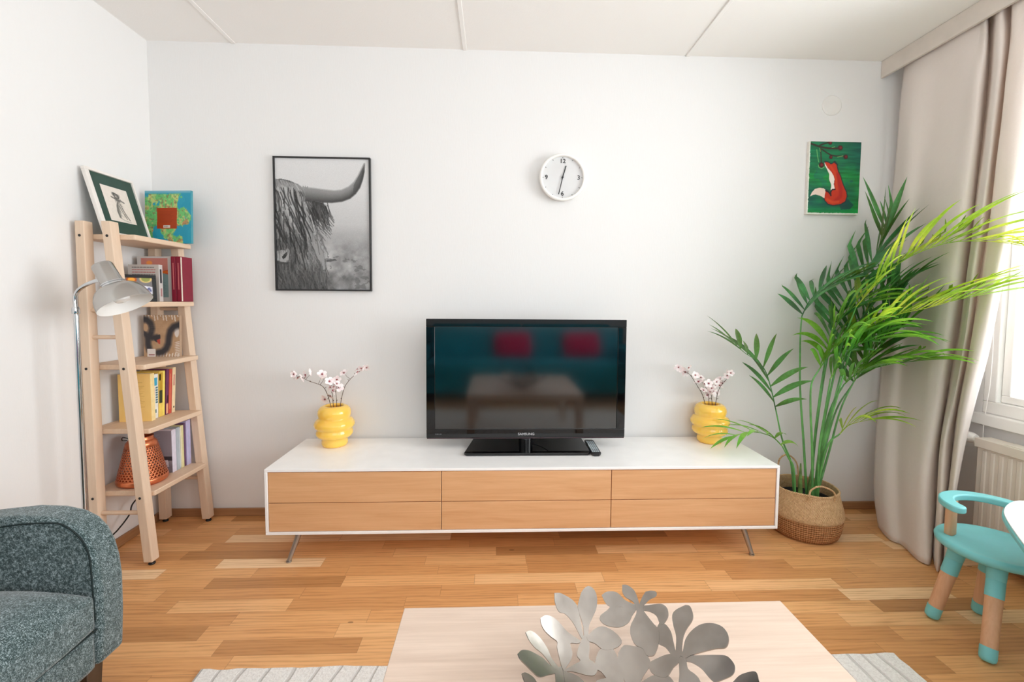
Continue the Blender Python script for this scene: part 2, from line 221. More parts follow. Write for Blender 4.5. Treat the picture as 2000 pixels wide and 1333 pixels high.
class MB:
    """collects boxes, tubes, lathes and prisms into one mesh"""
    def __init__(self):
        self.v = []
        self.f = []

    def add(self, vs, fs):
        o = len(self.v)
        self.v += [tuple(p) for p in vs]
        self.f += [tuple(i + o for i in f) for f in fs]
        return self

    def box(self, x0, x1, y0, y1, z0, z1):
        vs = [(x, y, z) for z in (z0, z1) for y in (y0, y1) for x in (x0, x1)]
        return self.add(vs, [(0, 2, 3, 1), (4, 5, 7, 6), (0, 1, 5, 4), (2, 6, 7, 3), (0, 4, 6, 2), (1, 3, 7, 5)])

    def hexa(self, bot, top):
        """bot, top: four points each, counter-clockwise seen from above"""
        return self.add(list(bot) + list(top), [(3, 2, 1, 0), (4, 5, 6, 7), (0, 1, 5, 4), (1, 2, 6, 5), (2, 3, 7, 6), (3, 0, 4, 7)])

    def obox(self, c, ax, ay, az):
        """box with a corner at c and edge vectors ax, ay, az"""
        c, ax, ay, az = map(Vector, (c, ax, ay, az))
        return self.hexa([c, c + ax, c + ax + ay, c + ay], [c + az, c + ax + az, c + ax + ay + az, c + ay + az])

    def prism(self, poly, plane, a, b):
        """poly: 2D outline; plane 'xy','xz','yz'; extruded from a to b"""
        def mk(p, h):
            return {'xy': (p[0], p[1], h), 'xz': (p[0], h, p[1]), 'yz': (h, p[0], p[1])}[plane]
        n = len(poly)
        vs = [mk(p, a) for p in poly] + [mk(p, b) for p in poly]
        fs = [tuple(range(n))[::-1], tuple(range(n, 2 * n))] + [(i, (i + 1) % n, n + (i + 1) % n, n + i) for i in range(n)]
        return self.add(vs, fs)

    def tube(self, pts, r, seg=10, cap=True):
        pts = [Vector(p) for p in pts]
        n = len(pts)
        rs = r if hasattr(r, '__len__') else [r] * n
        t0 = (pts[1] - pts[0]).normalized()
        nrm = t0.orthogonal().normalized()
        vs, fs = [], []
        for i, p in enumerate(pts):
            t = (pts[min(i + 1, n - 1)] - pts[max(i - 1, 0)])
            t = t.normalized() if t.length > 1e-9 else t0
            nrm = (nrm - t * nrm.dot(t))
            nrm = nrm.normalized() if nrm.length > 1e-6 else t.orthogonal().normalized()
            bn = t.cross(nrm)
            for k in range(seg):
                a = 2 * PI * k / seg
                vs.append(p + (nrm * math.cos(a) + bn * math.sin(a)) * rs[i])
        for i in range(n - 1):
            for k in range(seg):
                a, b = i * seg + k, i * seg + (k + 1) % seg
                fs.append((a, b, b + seg, a + seg))
        if cap:
            fs.append(tuple(range(seg))[::-1])
            fs.append(tuple(range((n - 1) * seg, n * seg)))
        return self.add(vs, fs)

    def lathe(self, prof, c, seg=48, axis=None, cap=False):
        """prof: (radius, height) pairs, turned about an axis through c"""
        c = Vector(c)
        ax = Vector(axis).normalized() if axis is not None else Vector((0, 0, 1))
        q = Vector((0, 0, 1)).rotation_difference(ax)
        vs, fs = [], []
        for (r, h) in prof:
            for k in range(seg):
                a = 2 * PI * k / seg
                vs.append(c + q @ Vector((r * math.cos(a), r * math.sin(a), h)))
        for i in range(len(prof) - 1):
            for k in range(seg):
                a, b = i * seg + k, i * seg + (k + 1) % seg
                fs.append((a, b, b + seg, a + seg))
        if cap:
            fs.append(tuple(range(seg))[::-1])
            fs.append(tuple(range((len(prof) - 1) * seg, len(prof) * seg)))
        return self.add(vs, fs)

    def build(self, name, m, parent=None, smooth=False, bevel=0.0, seg=2, angle=35, origin=None, solid=0.0, sub=0):
        off = Vector(ROOT.get(parent.name, (0, 0, 0))) if parent is not None else Vector(origin or (0, 0, 0))
        me = bpy.data.meshes.new(name)
        me.from_pydata([tuple(Vector(p) - off) for p in self.v], [], self.f)
        me.update()
        bm = bmesh.new()
        bm.from_mesh(me)
        bmesh.ops.recalc_face_normals(bm, faces=bm.faces)
        bm.to_mesh(me)
        bm.free()
        o = bpy.data.objects.new(name, me)
        COL.objects.link(o)
        for mm in (m if isinstance(m, (list, tuple)) else [m]):
            me.materials.append(mm)
        if parent is not None:
            o.parent = parent
            ROOT[o.name] = tuple(off)
        else:
            o.location = off
            ROOT[o.name] = tuple(off)
        if solid:
            md = o.modifiers.new('thickness', 'SOLIDIFY')
            md.thickness = solid
            md.offset = 0
        if bevel:
            md = o.modifiers.new('bevel', 'BEVEL')
            md.width = bevel
            md.segments = seg
            md.limit_method = 'ANGLE'
            md.angle_limit = math.radians(40)
        if sub:
            md = o.modifiers.new('subdivision', 'SUBSURF')
            md.levels = sub
            md.render_levels = sub
        if smooth or bevel:
            me.polygons.foreach_set('use_smooth', [True] * len(me.polygons))
            if not sub:
                me.set_sharp_from_angle(angle=math.radians(angle))
        return o


ROOT = {}


def tag(o, label=None, cat=None, group=None, kind=None):
    if label:
        o['label'] = label
    if cat:
        o['category'] = cat
    if group:
        o['group'] = group
    if kind:
        o['kind'] = kind
    return o


def thing(name, loc, label, cat, group=None):
    o = bpy.data.objects.new(name, None)
    o.empty_display_size = 0.05
    o.location = loc
    COL.objects.link(o)
    ROOT[o.name] = tuple(loc)
    return tag(o, label, cat, group)


def smoothline(pts, n=6):
    """Catmull-Rom through the points"""
    P = [Vector(p) for p in pts]
    P = [P[0] * 2 - P[1]] + P + [P[-1] * 2 - P[-2]]
    out = []
    for i in range(1, len(P) - 2):
        a, b, c, d = P[i - 1:i + 3]
        for k in range(n):
            t = k / n
            out.append(0.5 * ((2 * b) + (c - a) * t + (2 * a - 5 * b + 4 * c - d) * t * t + (3 * b - a - 3 * c + d) * t ** 3))
    out.append(P[-2])
    return out


def lettering(name, text, size, origin, right, up, m, parent, align='CENTER', thick=0.0006, squash=1.0):
    cu = bpy.data.curves.new(name, 'FONT')
    cu.body = text
    cu.size = size
    cu.align_x = align
    cu.align_y = 'CENTER'
    cu.extrude = thick
    cu.offset = size * 0.012
    tmp = bpy.data.objects.new('tmp_text', cu)
    COL.objects.link(tmp)
    bpy.context.view_layer.update()
    me = bpy.data.meshes.new_from_object(tmp.evaluated_get(bpy.context.evaluated_depsgraph_get()))
    r, u = Vector(right).normalized(), Vector(up).normalized()
    nn = r.cross(u)
    vs = [Vector(origin) + r * v.co.x * squash + u * v.co.y + nn * v.co.z for v in me.vertices]
    fs = [tuple(p.vertices) for p in me.polygons]
    bpy.data.objects.remove(tmp)
    bpy.data.curves.remove(cu)
    bpy.data.meshes.remove(me)
    return MB().add(vs, fs).build(name, m, parent)


# ------------------------------------------------------------------ painting on flat prints
class Pic:
    """a small painted picture, laid out as coloured vertices of a fine flat grid"""
    def __init__(self, w, h, rgb, seed=1):
        self.w, self.h = w, h
        self.a = np.zeros((h, w, 3)) + np.array(rgb, float)
        self.X, self.Y = np.meshgrid((np.arange(w) + .5) / w, (np.arange(h) + .5) / h)
        self.rs = np.random.RandomState(seed)

    def vnoise(self, nx, ny, octv=4):
        out = np.zeros((self.h, self.w))
        amp, tot = 1.0, 0
        for o in range(octv):
            gx, gy = nx * 2 ** o, ny * 2 ** o
            g = self.rs.rand(gy + 2, gx + 2)
            x, y = self.X * gx, self.Y * gy
            i, j = x.astype(int), y.astype(int)
            fx, fy = x - i, y - j
            fx, fy = fx * fx * (3 - 2 * fx), fy * fy * (3 - 2 * fy)
            v = (g[j, i] * (1 - fx) + g[j, i + 1] * fx) * (1 - fy) + (g[j + 1, i] * (1 - fx) + g[j + 1, i + 1] * fx) * fy
            out += v * amp
            tot += amp
            amp *= 0.55
        return out / tot

    def put(self, mask, rgb, op=1.0):
        m = (mask * op)[..., None] if hasattr(mask, 'ndim') else mask
        self.a = self.a * (1 - m) + np.array(rgb, float) * m

    def inside(self, poly):
        c = np.zeros(self.X.shape, bool)
        n = len(poly)
        for i in range(n):
            x1, y1 = poly[i]
            x2, y2 = poly[(i + 1) % n]
            if y1 == y2:
                continue
            k = ((y1 > self.Y) != (y2 > self.Y)) & (self.X < (x2 - x1) * (self.Y - y1) / (y2 - y1) + x1)
            c ^= k
        return c.astype(float)

    def poly(self, poly, rgb, op=1.0):
        self.put(self.inside(poly), rgb, op)

    def disc(self, x, y, rx, ry, rgb, op=1.0, soft=0.25):
        d = np.sqrt(((self.X - x) / rx) ** 2 + ((self.Y - y) / ry) ** 2)
        self.put(np.clip((1 - d) / soft, 0, 1), rgb, op)

    def stroke(self, pts, wd, rgb, op=1.0):
        asp = self.h / self.w
        xs, ys = [p[0] for p in pts], [p[1] for p in pts]
        x0, x1 = max(0, int((min(xs) - wd) * self.w) - 1), min(self.w, int((max(xs) + wd) * self.w) + 2)
        y0, y1 = max(0, int((min(ys) - wd) * self.h) - 1), min(self.h, int((max(ys) + wd) * self.h) + 2)
        if x1 <= x0 or y1 <= y0:
            return
        X, Y = self.X[y0:y1, x0:x1], self.Y[y0:y1, x0:x1] * asp
        d = np.full(X.shape, 9.0)
        for (ax, ay), (bx, by) in zip(pts[:-1], pts[1:]):
            ay, by = ay * asp, by * asp
            dx, dy = bx - ax, by - ay
            l2 = dx * dx + dy * dy + 1e-12
            t = np.clip(((X - ax) * dx + (Y - ay) * dy) / l2, 0, 1)
            d = np.minimum(d, np.hypot(X - ax - t * dx, Y - ay - t * dy))
        m = np.clip(1.5 - d / wd, 0, 1)[..., None] * op
        self.a[y0:y1, x0:x1] = self.a[y0:y1, x0:x1] * (1 - m) + np.array(rgb, float) * m

    def build(self, name, tl, tr, bl, m, parent):
        """tl, tr, bl: corner points; the picture is seen upright from its front"""
        off = Vector(ROOT[parent.name])
        tl, tr, bl = (Vector(p) - off for p in (tl, tr, bl))
        w, h = self.w, self.h
        U = np.linspace(0, 1, w)[None, :, None]
        V = np.linspace(0, 1, h)[:, None, None]
        P = np.array(tl) + U * np.array(tr - tl) + V * np.array(bl - tl)
        idx = np.arange(w * h).reshape(h, w)
        fs = np.stack([idx[1:, :-1], idx[1:, 1:], idx[:-1, 1:], idx[:-1, :-1]], -1).reshape(-1, 4)
        me = bpy.data.meshes.new(name)
        me.from_pydata(P.reshape(-1, 3).tolist(), [], fs.tolist())
        at = me.color_attributes.new('paint', 'FLOAT_COLOR', 'POINT')
        c = np.clip(self.a, 0, 255) / 255.0
        c = np.where(c <= 0.04045, c / 12.92, ((c + 0.055) / 1.055) ** 2.4)
        rgba = np.ones((w * h, 4))
        rgba[:, :3] = c.reshape(-1, 3)
        at.data.foreach_set('color', rgba.ravel())
        me.materials.append(m)
        o = bpy.data.objects.new(name, me)
        COL.objects.link(o)
        o.parent = parent
        ROOT[o.name] = tuple(off)
        return o


def paint_mat(name, rough=0.5, spec=0.3):
    k = NT(name)
    a = k.n('ShaderNodeAttribute', attribute_name='paint')
    k.base(a.outputs['Color'])
    k.b.inputs['Roughness'].default_value = rough
    k.b.inputs['Specular IOR Level'].default_value = spec
    return k.m


# ------------------------------------------------------------------ materials of the room
def wall_mat(name, rgb):
    k = NT(name)
    v = k.obj()
    n1 = k.noise(k.mapping(v, (60, 60, 9)), 3.0, 4)
    n2 = k.noise(v, 1.3, 3)
    k.base(k.mix(k.math('MULTIPLY', n2, 0.12), lin(rgb), lin(tuple(c * 0.96 for c in rgb))))
    k.b.inputs['Roughness'].default_value = 0.85
    k.b.inputs['Specular IOR Level'].default_value = 0.2
    k.bump(n1, 0.12, 0.003)
    return k.m


def floor_mat():
    k = NT('oak_parquet')
    x, y, z = k.sep(k.obj())
    WD = 0.071
    ry = k.math('DIVIDE', y, WD)
    row = k.math('FLOOR', ry)
    r1 = k.white(k.comb(row, 3.1, 0.0))
    r2 = k.white(k.comb(row, 9.7, 1.0))
    ln = k.math('ADD', 0.30, k.math('MULTIPLY', r2, 0.26))
    xs = k.math('ADD', k.math('DIVIDE', x, ln), k.math('MULTIPLY', r1, 11.0))
    col = k.math('FLOOR', xs)
    rnd = k.white(k.comb(row, col, 5.0))
    rnd2 = k.white(k.comb(col, row, 8.0))
    tone = k.ramp(rnd, [(0.0, (186, 134, 84)), (0.12, (210, 152, 97)), (0.35, (228, 170, 113)), (0.75, (238, 184, 127)), (0.9, (246, 201, 150)), (1.0, (252, 218, 176))])
    gx = k.math('ADD', k.math('MULTIPLY', x, 2.6), k.math('MULTIPLY', rnd, 90.0))
    gy = k.math('ADD', k.math('MULTIPLY', y, 34.0), k.math('MULTIPLY', rnd2, 50.0))
    g = k.noise(k.comb(gx, gy, 0.0), 1.0, 6, 0.62, 1.6)
    rings = k.wave(k.comb(k.math('MULTIPLY', gx, 0.5), k.math('MULTIPLY', gy, 0.35), 0.0), 1.6, 7.0, 3, 'Y', 1.2)
    fine = k.noise(k.comb(k.math('MULTIPLY', x, 14.0), k.math('MULTIPLY', y, 420.0), rnd), 1.0, 2)
    gm = k.math('ADD', k.math('MULTIPLY', g, 0.62), k.math('ADD', k.math('MULTIPLY', rings, 0.16), k.math('MULTIPLY', fine, 0.22)))
    shade = k.ramp(gm, [(0.28, (212, 200, 188)), (0.48, (245, 241, 237)), (0.66, (255, 255, 255))])
    c = k.mix(1.0, tone, shade, 'MULTIPLY')
    # small dark knots
    kn = k.n('ShaderNodeTexVoronoi')
    k.set(kn.inputs['Vector'], k.comb(k.math('MULTIPLY', x, 2.3), k.math('MULTIPLY', y, 5.5), 0.0))
    kn.inputs['Scale'].default_value = 1.0
    knot = k.math('LESS_THAN', kn.outputs['Distance'], 0.030)
    c = k.mix(k.math('MULTIPLY', knot, 0.6), c, lin((92, 58, 34)))
    fr = k.math('SUBTRACT', ry, row)
    fx = k.math('SUBTRACT', xs, col)
    e1 = k.math('LESS_THAN', k.math('MINIMUM', fr, k.math('SUBTRACT', 1.0, fr)), 0.010)
    e2 = k.math('LESS_THAN', k.math('MINIMUM', fx, k.math('SUBTRACT', 1.0, fx)), 0.002)
    e = k.math('MAXIMUM', e1, e2)
    c = k.mix(k.math('MULTIPLY', e, 0.35), c, lin((110, 72, 44)))
    k.base(c)
    k.set(k.b.inputs['Roughness'], k.math('ADD', 0.30, k.math('MULTIPLY', gm, 0.14)))
    k.b.inputs['Specular IOR Level'].default_value = 0.45
    k.bump(k.math('SUBTRACT', gm, k.math('MULTIPLY', e, 1.0)), 0.12, 0.002)
    return k.m


M_WALL = wall_mat('wall_paper_white', (230, 229, 228))
M_CEIL = wall_mat('ceiling_white', (242, 239, 236))
M_FLOOR = floor_mat()
M_WHITE = plain('white_lacquer', (248, 247, 246), 0.35, var=0.01)
M_TRIM = plain('trim_paint', (233, 229, 224), 0.5, var=0.02)
M_BASE = wood('baseboard_oak', (176, 130, 90), (150, 106, 70), 'X', 1.0, 0.5)
M_BASEY = wood('baseboard_oak_side', (176, 130, 90), (150, 106, 70), 'Y', 1.0, 0.5)
M_PVC = plain('window_frame_white', (244, 243, 240), 0.35, var=0.01)


def glass_mat():
    k = NT('window_glass')
    nt = k.t
    tr = k.n('ShaderNodeBsdfTransparent')
    gl = k.n('ShaderNodeBsdfGlossy')
    gl.inputs['Roughness'].default_value = 0.01
    lw = k.n('ShaderNodeLayerWeight')
    fr = k.math('ADD', 0.03, k.math('MULTIPLY', 0.6, k.math('POWER', lw.outputs['Facing'], 5.0)))
    mx = k.n('ShaderNodeMixShader')
    nt.links.new(fr, mx.inputs[0])
    nt.links.new(tr.outputs[0], mx.inputs[1])
    nt.links.new(gl.outputs[0], mx.inputs[2])
    nt.links.new(mx.outputs[0], nt.nodes['Material Output'].inputs[0])
    return k.m


M_GLASS = glass_mat()

# ------------------------------------------------------------------ the room
XR, YB, H = 4.08, -4.2, 2.5


def struct(mb, name, m, **kw):
    o = mb.build(name, m, **kw)
    o['kind'] = 'structure'
    return o


struct(MB().box(-0.15, XR + 0.3, YB - 0.15, 0.15, -0.12, 0.0), 'floor', M_FLOOR)
struct(MB().box(-0.15, XR + 0.3, YB - 0.15, 0.15, H, H + 0.12), 'ceiling', M_CEIL)
struct(MB().box(-0.15, XR + 0.3, 0.0, 0.15, 0.0, H), 'wall_back', M_WALL)
struct(MB().box(-0.15, 0.0, YB, 0.0, 0.0, H), 'wall_left', M_WALL)
# window wall: the real opening and a second added to let in light
WY0, WY1, WZ0, WZ1 = -0.45, -2.42, 0.675, 2.36
RY0, RY1 = -2.85, -3.85
w = MB()
w.box(XR, XR + 0.28, WY0, 0.0, 0, H).box(XR, XR + 0.28, WY1, WY0, 0, WZ0).box(XR, XR + 0.28, WY1, WY0, WZ1, H)
w.box(XR, XR + 0.28, RY0, WY1, 0, H).box(XR, XR + 0.28, RY1, RY0, 0, WZ0).box(XR, XR + 0.28, RY1, RY0, WZ1, H).box(XR, XR + 0.28, YB, RY1, 0, H)
struct(w, 'wall_right', M_WALL)
w = MB()
BX0, BX1, BZ0, BZ1 = 1.3, 4.0, 1.15, 2.38
w.box(0, XR, YB - 0.15, YB, 0, BZ0).box(0, XR, YB - 0.15, YB, BZ1, H).box(0, BX0, YB - 0.15, YB, BZ0, BZ1).box(BX1, XR, YB - 0.15, YB, BZ0, BZ1)
struct(w, 'wall_rear', M_WALL)


def window(name, y0, y1, z0, z1, mull):
    t = thing(name, (XR + 0.05, (y0 + y1) / 2, z0), None, None)
    t['kind'] = 'structure'
    fx0, fx1 = XR + 0.0, XR + 0.09
    fw = 0.055
    m = MB()
    m.box(fx0, fx1, y1, y0, z0, z0 + fw).box(fx0, fx1, y1, y0, z1 - fw, z1)
    m.box(fx0, fx1, y0 - fw, y0, z0 + fw, z1 - fw).box(fx0, fx1, y1, y1 + fw, z0 + fw, z1 - fw)
    m.build('window_frame', M_PVC, t, bevel=0.004)
    ys = [y0 - fw] + list(mull) + [y1 + fw]
    for a, b in zip(ys[:-1], ys[1:]):
        sx0, sx1 = XR + 0.02, XR + 0.075
        s = 0.035
        g = 0.003
        q = MB()
        q.box(sx0, sx1, b + g, a - g, z0 + fw + g, z0 + fw + s).box(sx0, sx1, b + g, a - g, z1 - fw - s, z1 - fw - g)
        q.box(sx0, sx1, a - g - s, a - g, z0 + fw + s, z1 - fw - s).box(sx0, sx1, b + g, b + g + s, z0 + fw + s, z1 - fw - s)
        sash = q.build('sash', M_PVC, t, bevel=0.004)
        MB().box(XR + 0.045, XR + 0.051, b + g + s, a - g - s, z0 + fw + s, z1 - fw - s).build('pane', M_GLASS, sash)
    return t


wd = window('window_1', WY0, WY1, WZ0, WZ1, [-0.66])
window('added_window_side', RY0, RY1, WZ0, WZ1, [])  # unseen second side window, added for its light
t = thing('added_window_rear', (2.65, YB - 0.05, BZ0), None, None)  # unseen rear window, added to even out the light
t['kind'] = 'structure'
m = MB()
m.box(BX0, BX1, YB - 0.09, YB, BZ0, BZ0 + .05).box(BX0, BX1, YB - 0.09, YB, BZ1 - .05, BZ1)
for x in (BX0, 2.62, BX1 - .05):
    m.box(x, x + .05, YB - 0.09, YB, BZ0 + .05, BZ1 - .05)
m.build('window_frame', M_PVC, t, bevel=0.004)
MB().box(BX0 + .05, BX1 - .05, YB - 0.05, YB - 0.045, BZ0 + .05, BZ1 - .05).build('pane', M_GLASS, t)
# trims
struct(MB().box(XR - 0.03, XR, WY1 - 0.02, WY0 + 0.02, WZ0 - 0.055, WZ0 - 0.003), 'trim_1', M_PVC, bevel=0.004)
struct(MB().box(0.012, XR, -0.014, 0.0, 0.0, 0.043), 'baseboard_back', M_BASE, bevel=0.003)
struct(MB().box(0.0, 0.014, YB, -0.0, 0.0, 0.043), 'baseboard_left', M_BASEY, bevel=0.003)
struct(MB().box(XR - 0.014, XR, YB, -0.014, 0.0, 0.043), 'baseboard_right', M_BASEY, bevel=0.003)
struct(MB().box(0.014, XR - 0.014, YB, YB + 0.014, 0.0, 0.043), 'baseboard_rear', M_BASE, bevel=0.003)
for i, x in enumerate((0.437, 1.625, 2.814)):
    struct(MB().box(x - 0.011, x + 0.011, YB, 0.0, H - 0.006, H), 'trim_%d' % (i + 2), M_CEIL, bevel=0.003)

# ------------------------------------------------------------------ curtain box and curtain
m = MB().box(3.89, 3.905, -4.15, -0.001, 2.409, 2.499)
m.box(3.905, XR, -4.15, -0.001, 2.494, 2.499)
tag(m.build('curtain_box', plain('curtain_box_paint', (218, 208, 199), 0.5, var=0.02), origin=(3.89, -2.0, 2.409), bevel=0.002),
    'long white pelmet board running along the ceiling above the curtain', 'pelmet')


def curtain_mat():
    k = NT('grey_curtain_cloth')
    v = k.obj()
    n = k.noise(k.mapping(v, (60, 60, 60)), 6.0, 3)
    k.base(k.mix(n, lin((240, 229, 222)), lin((247, 238, 232))))
    k.b.inputs['Roughness'].default_value = 0.8
    k.b.inputs['Specular IOR Level'].default_value = 0.25
    k.b.inputs['Sheen Weight'].default_value = 0.25
    k.bump(k.noise(v, 9, 3), 0.35, 0.012)
    # the cloth lets some of the daylight through
    tl = k.n('ShaderNodeBsdfTranslucent')
    tl.inputs[0].default_value = lin((205, 196, 186))
    mx = k.n('ShaderNodeMixShader')
    mx.inputs[0].default_value = 0.2
    k.t.links.new(k.b.outputs[0], mx.inputs[1])
    k.t.links.new(tl.outputs[0], mx.inputs[2])
    k.t.links.new(mx.outputs[0], k.t.nodes['Material Output'].inputs[0])
    return k.m


t = thing('curtain', (3.92, -0.35, 0.0), 'floor-length grey curtain hanging in folds beside the window, its hem resting on the floor', 'curtain')
cols = D['CUR']
nz = len(cols[0])
dense = []
for zi in range(nz):
    ring = [(c[zi][0], c[zi][1], c[zi][2]) for c in cols]
    dense.append(smoothline(ring, 5))
# smooth along the height too
rows = []
for j in range(len(dense[0])):
    rows.append(smoothline([dense[zi][j] for zi in range(nz)], 5))
nu, nv = len(rows), len(rows[0])
vs = []
for u in range(nu):
    for v in range(nv):
        p = rows[u][v]
        w_ = 0.006 * mnoise.noise(Vector((u * 0.16, p.z * 3.2, 1.7))) * (1 + (u / nu))
        vs.append((min(p.x + w_, 4.04), min(p.y, -0.02), max(p.z, 0.004)))
fs = [(u * nv + v, u * nv + v + 1, (u + 1) * nv + v + 1, (u + 1) * nv + v) for u in range(nu - 1) for v in range(nv - 1)]
cloth = MB().add(vs, fs).build('cloth', curtain_mat(), t, smooth=True, angle=75, solid=0.003)

# ------------------------------------------------------------------ radiator
M_RAD = plain('radiator_enamel', (228, 219, 207), 0.35, var=0.01)
t = thing('radiator', (4.02, -1.25, 0.1), 'white panel radiator below the window behind the turquoise chair', 'radiator')
m = MB()
ry0, ry1 = -0.525, -2.2
m.box(3.985, 3.992, ry1, ry0, 0.10, 0.545)
y = ry0 - 0.02
while y > ry1 + 0.03:
    m.hexa([(3.985, y - 0.022, 0.12), (3.985, y, 0.12), (3.981, y - 0.005, 0.12), (3.981, y - 0.017, 0.12)][::-1],
           [(3.985, y - 0.022, 0.525), (3.985, y, 0.525), (3.981, y - 0.005, 0.525), (3.981, y - 0.017, 0.525)][::-1])
    y -= 0.0335
m.box(3.992, 4.045, ry1 + .02, ry0 - .02, 0.11, 0.52)
m.build('panel', M_RAD, t, bevel=0.002)
m = MB().box(3.972, 4.05, ry1 - 0.004, ry0 + 0.004, 0.535, 0.575)
for i in range(12):
    yy = ry0 - 0.10 - i * 0.13
    m.box(3.985, 4.04, yy - 0.10, yy, 0.575, 0.579)
m.build('top_grille', M_RAD, t, bevel=0.004)
v = MB().tube([(4.01, ry0 + .004, 0.545), (4.01, ry0 + 0.03, 0.545)], 0.014, 16)
v.tube([(4.01, ry0 + 0.012, 0.545), (4.01, ry0 + 0.012, 0.10), (4.075, ry0 + 0.012, 0.10)], 0.008, 10).build('pipe', M_RAD, t, smooth=True)
M_VALVE = plain('valve_white', (242, 240, 236), 0.3, var=0.01)
MB().lathe([(0.0, 0), (0.017, 0), (0.019, 0.004), (0.0245, 0.02), (0.025, 0.055), (0.0225, 0.074), (0.016, 0.08), (0, 0.08)],
           (4.01, ry0 + 0.03, 0.56), 28, (0, 1, 0)).build('valve_knob', M_VALVE, t, smooth=True)
for yy in (ry0 - 0.25, ry1 + 0.25):
    MB().box(4.045, XR - 0.001, yy - .02, yy + .02, 0.3, 0.5).build('bracket', M_RAD, t)
    MB().box(3.99, 4.045, yy - .015, yy + .015, 0.0, 0.12).build('foot', M_RAD, t)

# blind cord
t = thing('blind_cord', (4.05, -0.50, 0.30), 'thin white blind cord with a toggle hanging at the window edge beside the radiator', 'cord')
c = D['CORD']
MB().tube([(4.066, -0.475, 1.9), (4.055, -0.49, 1.3)] + [(4.052, p[1], p[2]) for p in c[:3]] + [(4.052, -0.489, 0.40)], 0.0016, 6).build('cord', M_VALVE, t, smooth=True)
MB().lathe([(0, 0), (.005, .002), (.006, .02), (.003, .03), (0, .03)], (4.052, -0.489, 0.37), 12).build('toggle', M_VALVE, t, smooth=True)

# ------------------------------------------------------------------ low media cabinet
CX0, CX1, CY0, CY1, CZ0, CZ1 = 0.774, 3.107, -0.467, -0.016, 0.130, 0.429
t = thing('media_cabinet', (1.94, -0.24, 0.0), 'long low white cabinet with six oak drawers on slanted metal legs', 'cabinet')
m = MB()
th = 0.0125
m.box(CX0, CX1, CY0, CY1, CZ1 - th, CZ1).box(CX0, CX1, CY0, CY1, CZ0, CZ0 + th)
m.box(CX0, CX0 + th, CY0, CY1, CZ0 + th, CZ1 - th).box(CX1 - th, CX1, CY0, CY1, CZ0 + th, CZ1 - th)
m.box(CX0 + th, CX1 - th, CY1 - 0.008, CY1, CZ0 + th, CZ1 - th)
for x in (1.552, 2.324):
    m.box(x - 0.008, x + 0.008, CY0 + 0.025, CY1 - 0.008, CZ0 + th, CZ1 - th)
m.build('body', M_WHITE, t, bevel=0.0016)
ovals = [(215, 168, 124), (222, 176, 132)]
wx = [CX0 + th + 0.002, 1.552, 2.324, CX1 - th - 0.002]
zm = 0.2745
for i in range(3):
    for j in range(2):
        a, b = wx[i] + (0.0015 if i else 0), wx[i + 1] - (0.0015 if i < 2 else 0)
        z0, z1 = (zm + 0.0015, CZ1 - th - 0.003) if j == 0 else (CZ0 + th + 0.002, zm - 0.0015)
        mat_ = wood('oak_drawer_veneer_%d' % (i * 2 + j), (228, 180, 134), (208, 154, 106), 'X', 0.9, 0.5, 0.8, i * 3.7 + j * 1.9)
        MB().box(a, b, CY0 + 0.004, CY0 + 0.022, z0, z1).build('drawer', mat_, t, bevel=0.001)
M_ALU = plain('brushed_aluminium', (176, 172, 168), 0.35, 0.9, var=0.02)
for (tx, ty, fx, fy) in ((0.907, -0.42, 0.868, -0.455), (2.965, -0.42, 2.996, -0.455), (1.94, -0.06, 1.94, -0.05), (0.907, -0.06, 0.868, -0.035), (2.965, -0.06, 2.996, -0.035)):
    g = MB().tube([(tx, ty, CZ0 + 0.001), (fx, fy, 0.006)], [0.013, 0.009], 16).build('leg', M_ALU, t, smooth=True)
    MB().lathe([(0, 0), (0.012, 0), (0.012, 0.006), (0, 0.006)], (fx, fy, 0.0), 16).build('foot_pad', M_ALU, g, smooth=True)

# ------------------------------------------------------------------ television
k = NT('tv_gloss_black')
k.base(lin((9, 8, 10)))
k.b.inputs['Roughness'].default_value = 0.04
k.b.inputs['IOR'].default_value = 1.52
M_GLOSSB = k.m
k = NT('tv_screen')
k.base(lin((3, 3, 5)))
k.b.inputs['Roughness'].default_value = 0.10
k.b.inputs['IOR'].default_value = 1.95
k.bump(k.noise(k.obj(), 700, 1), 0.01, 0.0002)
M_SCREEN = k.m
k = NT('tv_edge_tint')
k.base(lin((60, 38, 44)))
k.b.inputs['Roughness'].default_value = 0.1
M_TINT = k.m
M_BLACKP = plain('black_plastic', (22, 22, 24), 0.45, var=0.05)
M_SILVER = plain('silver_print', (205, 205, 208), 0.35, 0.3, var=0.01)
t = thing('television', (1.95, -0.19, CZ1), 'black flat-screen television on a glossy black stand, middle of the cabinet', 'television')
TX0, TX1, TZ0, TZ1, TY = 1.447, 2.456, 0.481, 1.089, -0.205
SX0, SX1, SZ0, SZ1 = 1.490, 2.413, 0.531, 1.050
m = MB()
m.box(TX0, TX1, TY, TY + 0.03, SZ1, TZ1).box(TX0, TX1, TY, TY + 0.03, TZ0 + 0.006, SZ0).box(TX0, SX0, TY, TY + 0.03, SZ0, SZ1).box(SX1, TX1, TY, TY + 0.03, SZ0, SZ1)
bez = m.build('bezel', M_GLOSSB, t, bevel=0.002)
MB().box(TX0 + .002, TX1 - .002, TY + 0.002, TY + 0.028, TZ0, TZ0 + 0.006).build('bottom_edge', M_TINT, t, bevel=0.001)
MB().box(SX0, SX1, TY + 0.005, TY + 0.03, SZ0, SZ1).build('screen', M_SCREEN, t)
m = MB().box(TX0 + .01, TX1 - .01, TY + 0.03, TY + 0.05, TZ0 + .01, TZ1 - .01)
m.box(TX0 + .15, TX1 - .15, TY + 0.05, TY + 0.085, TZ0 + .04, TZ1 - .12)
